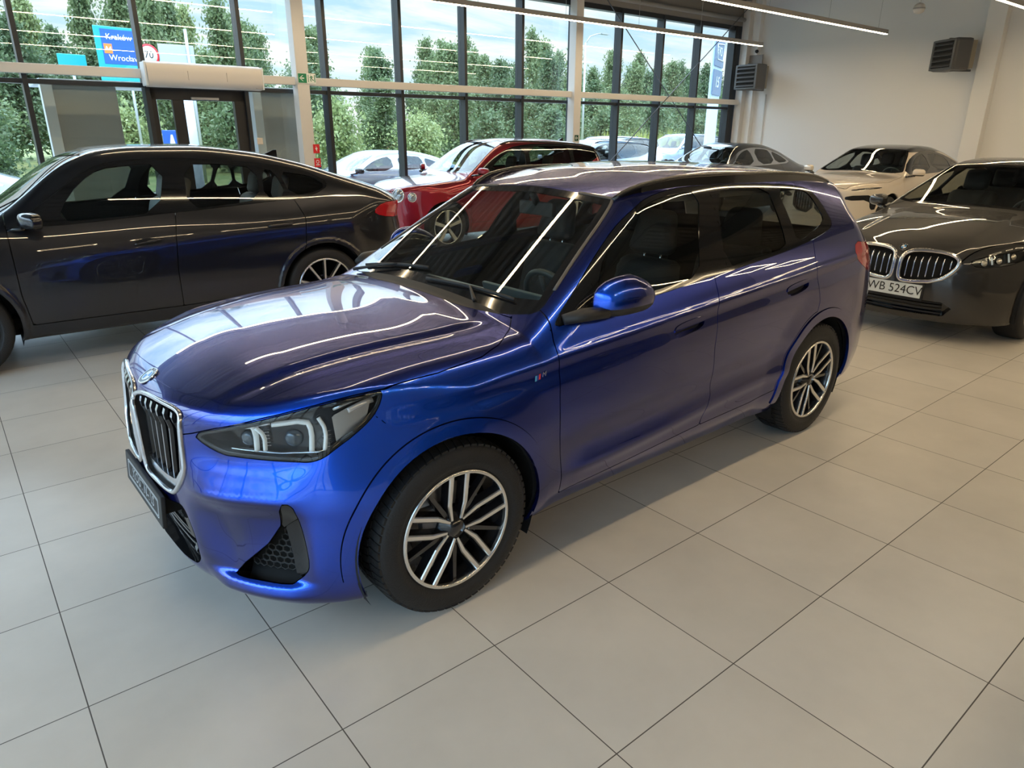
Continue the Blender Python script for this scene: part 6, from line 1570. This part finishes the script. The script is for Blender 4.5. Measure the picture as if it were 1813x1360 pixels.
# ---------------------------------------------------------------- the yard beyond the glass
def noise_ground(name, c1, c2, scale):
    m = bpy.data.materials.new(name); m.use_nodes = True; t = m.node_tree; b = t.nodes['Principled BSDF']; b.inputs['Roughness'].default_value = .9
    n = t.nodes.new('ShaderNodeTexNoise'); n.inputs['Scale'].default_value = scale; n.inputs['Detail'].default_value = 8; o = t.nodes.new('ShaderNodeTexCoord'); t.links.new(o.outputs['Object'], n.inputs['Vector'])
    r = t.nodes.new('ShaderNodeValToRGB'); r.color_ramp.elements[0].position = .35; r.color_ramp.elements[0].color = (*c1, 1); r.color_ramp.elements[1].position = .68; r.color_ramp.elements[1].color = (*c2, 1)
    t.links.new(n.outputs['Fac'], r.inputs[0]); t.links.new(r.outputs[0], b.inputs['Base Color']); return m
b = MB(); b.box((-90, -21, -.2), (60, Y0 - .26, -.02)); rstruct(b, 'ground_yard', noise_ground('grey paving', (.20, .20, .19), (.28, .27, .26), 3.0))
b = MB(); b.box((-140, -110, -.25), (90, -21, .0)); rstruct(b, 'ground_verge', noise_ground('rough grass ground', (.10, .14, .035), (.22, .22, .08), .6))
b = MB(); b.box((X1 + .3, Y0 - .26, -.2), (60, 40, -.02)); rstruct(b, 'ground_side', noise_ground('grey paving two', (.22, .22, .21), (.30, .29, .28), 3.0))

# trees: trunk with branches and a crown of single leaves; a few kinds, copied along the edge of the wood
def leaf_mat(name, c1, c2):
    m = bpy.data.materials.new(name); m.use_nodes = True; t = m.node_tree; b = t.nodes['Principled BSDF']; b.inputs['Roughness'].default_value = .55
    g = t.nodes.new('ShaderNodeObjectInfo'); n = t.nodes.new('ShaderNodeTexNoise'); n.inputs['Scale'].default_value = 1.3; o = t.nodes.new('ShaderNodeTexCoord'); t.links.new(o.outputs['Object'], n.inputs['Vector'])
    a = t.nodes.new('ShaderNodeMath'); a.operation = 'MULTIPLY_ADD'; a.inputs[1].default_value = .35; t.links.new(g.outputs['Random'], a.inputs[0]); t.links.new(n.outputs['Fac'], a.inputs[2])
    x = t.nodes.new('ShaderNodeMix'); x.data_type = 'RGBA'; x.inputs[6].default_value = (*c1, 1); x.inputs[7].default_value = (*c2, 1); x.clamp_factor = True; t.links.new(a.outputs[0], x.inputs[0]); t.links.new(x.outputs[2], b.inputs['Base Color'])
    tr = t.nodes.new('ShaderNodeBsdfTranslucent'); t.links.new(x.outputs[2], tr.inputs[0]); mx_ = t.nodes.new('ShaderNodeMixShader'); mx_.inputs[0].default_value = .35
    t.links.new(b.outputs[0], mx_.inputs[1]); t.links.new(tr.outputs[0], mx_.inputs[2]); t.links.new(mx_.outputs[0], t.nodes['Material Output'].inputs[0]); return m
LEAF = [leaf_mat('birch leaves', (.085, .13, .055), (.19, .25, .115)), leaf_mat('alder leaves', (.055, .095, .05), (.13, .19, .09)), leaf_mat('light willow leaves', (.14, .20, .08), (.28, .33, .14))]
BARK = [mat('birch bark', (.42, .40, .37), .8, noise=(9, .4)), mat('dark bark', (.07, .055, .045), .9)]
rng = np.random.default_rng(11)
def tree_proto(name, kind, H, W, n, shape):
    """a tree 'H' tall: returns its root; crown of n leaves gathered in clumps"""
    root = bpy.data.objects.new(name, None); COL.objects.link(root)
    tr = MB(); lean = rng.normal(0, .015, 2); P = [(lean[0] * z * z * .3, lean[1] * z * z * .3, z) for z in np.linspace(0, H * .95, 8)]
    tr.tube(P, [max(.012, .011 * H * (1 - i / 8)) for i in range(8)], 6)
    V = []; cl = []
    nb = 26
    for k in range(nb):
        f = rng.uniform(.12, .97); a = rng.uniform(0, 2 * PI)
        prof = {'cone': (1 - f) ** .8 * 1.0 + .06, 'oval': math.sin(PI * min(.98, f * .88 + .10)) ** 1.2, 'spire': ((1 - f) * .9 + .08)}[shape]
        L = W * prof * rng.uniform(.45, 1.12); z0 = H * max(.05, f - .10); q = (L * math.cos(a), L * math.sin(a), H * f + L * .12)
        tr.tube([(0, 0, z0), tuple(np.array(q) * [.55, .55, 0] + [0, 0, (z0 + q[2]) / 2 - .05]), q], [.012 + .003 * H * (1 - f), .012, .004], 4)
        for s_ in (.55, .8, 1.0):
            for _ in range(2): cl.append((q[0] * s_ + rng.normal(0, .18), q[1] * s_ + rng.normal(0, .18), z0 + (q[2] - z0) * s_ + rng.normal(0, .18), .30 + .32 * prof))
    for z in np.linspace(.75, 1.0, 5): cl.append((0, 0, H * z, .18))
    cl = np.array(cl); ix = rng.integers(0, len(cl), n); c = cl[ix, :3] + rng.normal(size=(n, 3)) * cl[ix, 3:4] * [.8, .8, .62]
    c[:, 2] = np.clip(c[:, 2], .1, None)
    kx = 2.15 / np.abs(c[:, :2]).max(); c[:, :2] *= kx; tr.v = [(x * kx, y * kx, z) for x, y, z in tr.v]; tr.build('trunk', BARK[0 if kind == 0 else 1], root)
    s = rng.uniform(.06, .12, n) * (1.0 + .012 * H); d = rng.normal(size=(n, 3)); d /= np.linalg.norm(d, axis=1)[:, None]; e = np.cross(d, rng.normal(size=(n, 3))); e /= np.linalg.norm(e, axis=1)[:, None]
    q = np.stack([c - d * s[:, None], c + e * s[:, None] * .55, c + d * s[:, None], c - e * s[:, None] * .55], 1).reshape(-1, 3)
    me = bpy.data.meshes.new('crown'); me.vertices.add(4 * n); me.vertices.foreach_set('co', q.astype(np.float32).ravel()); me.loops.add(4 * n); me.polygons.add(n)
    me.polygons.foreach_set('loop_start', np.arange(n, dtype=np.int32) * 4); me.loops.foreach_set('vertex_index', np.arange(4 * n, dtype=np.int32)); me.update(calc_edges=True)
    link('crown', me, LEAF[kind], root); return root
PROTO = [tree_proto('birch_tree', 0, 6.6, 1.9, 9000, 'oval'), tree_proto('birch_tree', 0, 6.4, 1.8, 8000, 'spire'), tree_proto('alder_tree', 1, 6.2, 2.1, 10000, 'oval'), tree_proto('alder_tree', 1, 7.0, 1.9, 9000, 'cone'), tree_proto('willow_tree', 2, 5.6, 2.1, 9500, 'oval')]
BUSH = [tree_proto('bush', 1, 2.9, 1.6, 5500, 'oval'), tree_proto('bush', 2, 2.3, 1.5, 4500, 'oval')]
used = set()
def plant(p, x, y, s, label, cat, group):
    c = p if p.name not in used else None
    if c is None:
        c = p.copy(); COL.objects.link(c)
        for ch in p.children: d = ch.copy(); COL.objects.link(d); d.parent = c
    used.add(p.name); c.location = rm(x, y, -.02); c.rotation_euler = (0, 0, ROOM_YAW + PI / 2 * rng.integers(0, 4)); c.scale = (rng.uniform(.96, 1.04), rng.uniform(.96, 1.04), s)
    c['label'] = label; c['category'] = cat; c['group'] = group; return c
KL = ['slender birch standing in the edge of the wood beyond the yard', 'slender birch standing in the edge of the wood beyond the yard', 'dark leafy alder standing in the edge of the wood beyond the yard', 'dark leafy alder standing in the edge of the wood beyond the yard', 'pale rounded willow standing in the edge of the wood beyond the yard']
# tree tops measured against the sky: (x at the front row, height)
tops = [(2, 6.0), (-1.0, 6.6), (-3.2, 7.1), (-5.0, 6.4), (-6.4, 7.6), (-8.2, 8.3), (-9.9, 8.4), (-11.6, 8.0), (-13.5, 7.8), (-15.5, 7.4), (-17.5, 7.2), (-19.5, 7.0), (-21.5, 6.6), (-23.5, 6.2), (-25.5, 6.8), (-27.5, 7.7), (-29.5, 7.4), (-31.5, 7.0), (-33.5, 6.8), (-35.5, 7.9), (-37.5, 7.0), (-39.5, 6.4), (-42, 6.4), (-44.5, 7.4), (-47, 7.6), (-50, 7.0), (-53, 7.0), (-56, 7.3), (-59, 7.4), (-62, 6.6), (-65, 6.8), (-68, 7.0)]
HP = [6.6, 5.6, 6.2, 7.0, 5.0]
tx = np.array(tops)[::-1]
for row in range(5):
    for x in np.arange(4.0 - 2.4 * (row % 2), -84, -4.75):
        xp = x * 38 / (38 + 4.7 * (row - 1)); H = np.interp(xp, tx[:, 0], tx[:, 1]) * (.72, .95, 1.04, 1.14, 1.22)[row] * rng.uniform(.84, 1.08)
        k = int(rng.choice(5, p=[.26, .18, .28, .20, .08]))
        plant(PROTO[k], x + rng.normal(0, .04), -34.5 - row * 4.7 + rng.normal(0, .04), H / HP[k], KL[k], 'tree', 'trees at the edge of the wood')
for x in np.arange(4, -84, -4.6):
    k = int(rng.integers(0, 2)); plant(BUSH[k], x, -29.7, rng.uniform(.85, 1.25), ('dark' if k == 0 else 'pale') + ' bush growing in front of the trees of the wood', 'bush', 'bushes in front of the wood')
# bright tall grass in the gap at the far right pane
v = []; f = []
for i in range(2600):
    x = rng.uniform(-27.5, -21.2); y = -19.6 + rng.normal(0, .4); cx, cy, _z = rm(x, y); h = rng.uniform(.8, 1.7) * (1 + .25 * math.sin(x * 3)); d = rng.normal(0, .16, 2); w = .016; k = len(v)
    v += [(cx - w, cy, 0), (cx + w, cy, 0), (cx + d[0] * .5 + w * .7, cy + d[1] * .5, h * .6), (cx + d[0] * .5 - w * .7, cy + d[1] * .5, h * .6), (cx + d[0], cy + d[1], h)]; f += [(k, k + 1, k + 2, k + 3), (k + 3, k + 2, k + 4)]
me = bpy.data.meshes.new('tall_grass'); me.from_pydata(v, [], f); o = link('tall_grass', me, mat('dry yellow grass', (.40, .44, .11), .7)); o['kind'] = 'stuff'
tag(o, 'tall yellow-green grass outside the corner pane by the totem', 'grass')

# entrance portal outside the door
t = rthing('entrance_portal', 'grey panelled entrance portal standing outside the glass door', 'portal', -2.2, Y0 - .40, 0)
GP1 = mat('portal grey panel', (.40, .40, .40), .5); GP2 = mat('portal white post', (.70, .73, .78), .5)
for nm, lo, hi, m_ in (('post', (1.84, -.30, 0), (1.98, -.14, 2.36), GP2), ('panel', (1.02, -.95, 0), (1.84, -.25, 2.36), GP1), ('post', (-1.10, -.32, 0), (-.96, -.14, 2.36), GP2), ('panel', (-1.80, -.95, 0), (-1.10, -.25, 2.36), GP1), ('canopy', (-1.80, -1.6, 2.38), (1.98, -.14, 2.44), GP2)):
    b = MB(); b.box(lo, hi); b.build(nm, m_, t, bevel=.006)

# road signs, speed sign, lamp posts, totem
SB = mat('road sign blue', (.02, .10, .50), .4); ST = mat('road sign teal', (.015, .33, .38), .4); SO = mat('road number orange', (.75, .22, .05), .4); GALV = mat('galvanised steel', (.42, .45, .48), .4, .6)
t = rthing('direction_sign', 'large blue and teal road sign naming Kraków, Wrocław and Rybnik', 'sign', -4.30, -24, 0, .12)
b = MB(); b.box((-.62, 0, 3.05), (.60, .05, 4.80)); b.build('board', ST, t, bevel=.03); b = MB(); b.box((-.56, .05, 3.72), (.42, .06, 4.72)); b.build('blue_field', SB, t, bevel=.02); b = MB(); b.box((-.50, .05, 3.38), (-.22, .062, 3.62)); b.box((.06 + .08, .06, 4.02), (.36 + .02, .068, 4.30)); b.mi = [0] * 12
b.build('road_number', SO, t)
def face_text(parent, nm, s, size, x, y, z, m_):
    mb = MB(); text_into(mb, s, size, (x, y, z), (-1, 0, 0), (0, 0, 1), 0, .002); return mb.build(nm, m_, parent, fix=False)
for s_, z, x in (('Kraków', 4.50, -.10), ('Wrocław', 3.90, -.18)): face_text(t, 'lettering', s_, .24, x, .07, z, WH)
face_text(t, 'lettering', 'A4', .17, .26, .075, 4.16, WH); face_text(t, 'lettering', 'Rybnik', .22, -.02 + .15 - .3, .06, 3.50, WH) if False else face_text(t, 'lettering', 'Rybnik', .22, .12, .06, 3.50, WH)
for x in (-.3, .3): b = MB(); b.tube([(x, -.05, 0), (x, -.05, 4.7)], .045, 8); b.build('post', GALV, t)
t = rthing('small_direction_sign', 'small pale teal road sign left of the Kraków sign', 'sign', -3.15, -25, 0, .12); b = MB(); b.box((-.42, 0, 3.42), (.40, .04, 4.02)); b.build('board', ST, t, bevel=.02); b = MB(); b.box((.06, .04, 3.50), (.28, .05, 3.66)); b.build('road_number', SO, t); b = MB(); b.tube([(0, -.04, 0), (0, -.04, 3.9)], .045, 8); b.build('post', GALV, t)
t = rthing('speed_limit_sign', 'round white speed limit sign reading 70 above the air curtain', 'sign', -5.22, -24, 0, .15); b = MB(); b.lathe([(0, .03), (.26, .03), (.33, .03), (.33, 0)], 32, 'y', (0, 0, 4.05)); b.build('disc', RDS, t)
b = MB(); b.lathe([(0, .034), (.265, .034), (.265, .028)], 32, 'y', (0, 0, 4.05)); b.build('disc_face', WH, t); face_text(t, 'lettering', '70', .30, 0, .04, 4.05, mat('sign black', (.015, .015, .02), .5)); b = MB(); b.tube([(0, -.04, 0), (0, -.04, 4.3)], .04, 8); b.build('post', GALV, t)
t = rthing('road_sign', 'grey back of a road sign between the speed sign and the treetops', 'sign', -6.1, -24, 0, -.1); b = MB(); b.box((-.55, -.03, 3.72), (.55, .0, 4.42)); b.build('board', mat('sign back grey', (.40, .46, .54), .5, .3), t, bevel=.03); b = MB(); b.tube([(-.35, .04, 0), (-.35, .04, 4.9)], .05, 8); b.build('post', GALV, t)
t = rthing('parking_sign', 'small blue sign seen low through the narrow door pane', 'sign', -3.5, -16, 0); b = MB(); b.box((-.20, 0, 1.35), (.20, .03, 1.76)); b.build('board', SB, t, bevel=.02); b = MB(); b.add([(-.07, .034, 1.40), (.07, .034, 1.40), (.02, .034, 1.66), (-.02, .034, 1.66)], [(0, 1, 2, 3)]); b.build('symbol', WH, t, fix=False); b = MB(); b.tube([(0, -.03, 0), (0, -.03, 1.7)], .03, 8); b.build('post', GALV, t)
t = rthing('sign_gantry_post', 'thick pale steel post seen through the wide door pane', 'post', -4.55, -18, 0); b = MB(); b.tube([(0, 0, 0), (0, 0, 3.0)], .13, 14); b.build('post', mat('pale blue steel', (.50, .56, .66), .45, .3), t)
t = rthing('street_lamp', 'tall thin street lamp with curved arm outside the last window bay', 'street lamp', -26.1, -25, 0); b = MB(); b.tube([(0, 0, 0), (0, 0, 6.0)], [.07, .045], 8); b.build('mast', GALV, t); b = MB(); b.tube([(0, 0, 5.95), (-.3, .0, 6.30), (-.8, 0, 6.45), (-1.15, 0, 6.50)], .03, 6); b.box((-1.6, -.09, 6.46), (-1.1, .09, 6.53)); b.build('lamp_arm', GALV, t)
t = rthing('flag_mast', 'thin bluish mast outside behind the air curtain', 'mast', -8.6, -25, 0); b = MB(); b.tube([(0, 0, 0), (.06, 0, 7.5)], [.06, .03], 8); b.build('mast', GALV, t)
t = rthing('totem', 'blue-grey advertising totem with winged emblem and clock outside the corner pane', 'totem', -22.05, -14, 0, .42)
TB = mat('totem blue grey', (.10, .15, .23), .5); TW = mat('totem light', (.62, .70, .80), .5)
b = MB(); b.box((-.80, -.12, 0), (.62, .0, 4.98)); b.build('mast_box', mat('totem pale edge', (.45, .60, .75), .5), t)
for z0, z1 in ((4.02, 4.92), (3.06, 3.90)): b = MB(); b.box((-.72, 0, z0), (.72, .05, z1)); b.build('panel', TB, t)
b = MB(); q = [(.56, 4.72), (-.56, 4.80), (-.56, 4.24), (.42, 4.24)]
b.tube([(x, .06, z) for x, z in q], .018, 5, closed=True)
for k in range(3): b.tube([(.54 - .03 * k, .06, 4.62 - .1 * k), (.36, .06, 4.64 - .1 * k)], .012, 5)
b.build('emblem', TW, t); face_text(t, 'lettering', 'VO', .42, -.02, .06, 4.50, TW)
mb = MB(); text_into(mb, '1:5', .52, (.12, .06, 3.48), (-1, 0, 0), (0, 0, 1), 0, .002, .25); mb.build('clock_digits', TW, t, fix=False)

# cars in the yard
def copy_car(src, label, pose, paint_map=None, group=None):
    def cp(o, par):
        c = o.copy(); COL.objects.link(c); c.parent = par
        if paint_map and o.type == 'MESH' and o.data.materials and o.data.materials[0] and o.data.materials[0].name in paint_map:
            c.data = paint_map.setdefault(('me', o.data.name), None) or paint_map.__setitem__(('me', o.data.name), o.data.copy()) or paint_map[('me', o.data.name)]
            c.data.materials[0] = paint_map[o.data.materials[0].name] if o.data.materials[0].name in paint_map else c.data.materials[0]
        for ch in o.children: cp(ch, c)
        return c
    r = cp(src, None); x, y, a, k, zs = pose; r.location = rm(x, y, -.02); r.rotation_euler = (0, 0, a); r.scale = (k, k, k * zs); r['label'] = label
    if group: r['group'] = group
    elif 'group' in r: del r['group']
    return r
src = bpy.data.objects['luxury_suv']; srs = bpy.data.objects['grand_saloon']
SIL_ = paint('silver blue paint', (.34, .42, .56), (.26, .32, .44), .4, .3); WHP = paint('white paint outside', (.62, .66, .72), (.5, .54, .6), .1, .3)
m1 = {'slate grey metallic': SIL_}; m2 = {'deep red metallic': SIL_}; m3 = {'deep red metallic': WHP}; m4 = {'slate grey metallic': WHP}
copy_car(srs, 'silver-blue saloon outside behind the red luxury SUV bonnet', (-5.0, -11.6, ROOM_YAW, .93, 1.02), m1)
copy_car(src, 'silver-blue SUV outside just right of the right steel post', (-11.6, -11.6, ROOM_YAW, .92, .97), m2)
copy_car(src, 'white SUV outside in the middle of the last window bay', (-14.6, -13.9, ROOM_YAW, .95, .98), m3)
copy_car(src, 'silver-blue SUV outside nearest to the corner pane and totem', (-21.4, -16.2, ROOM_YAW, .97, 1.0), m2)
copy_car(srs, 'white saloon outside at the left edge behind the dark coupe SUV', (3.4, -11.2, ROOM_YAW, .95, .96), m4)
copy_car(bpy.data.objects['saloon_car'], 'black saloon across the aisle, mirrored in the doors of the blue SUV', (-.6, 4.30, ROOM_YAW, .98, 1.05), {})
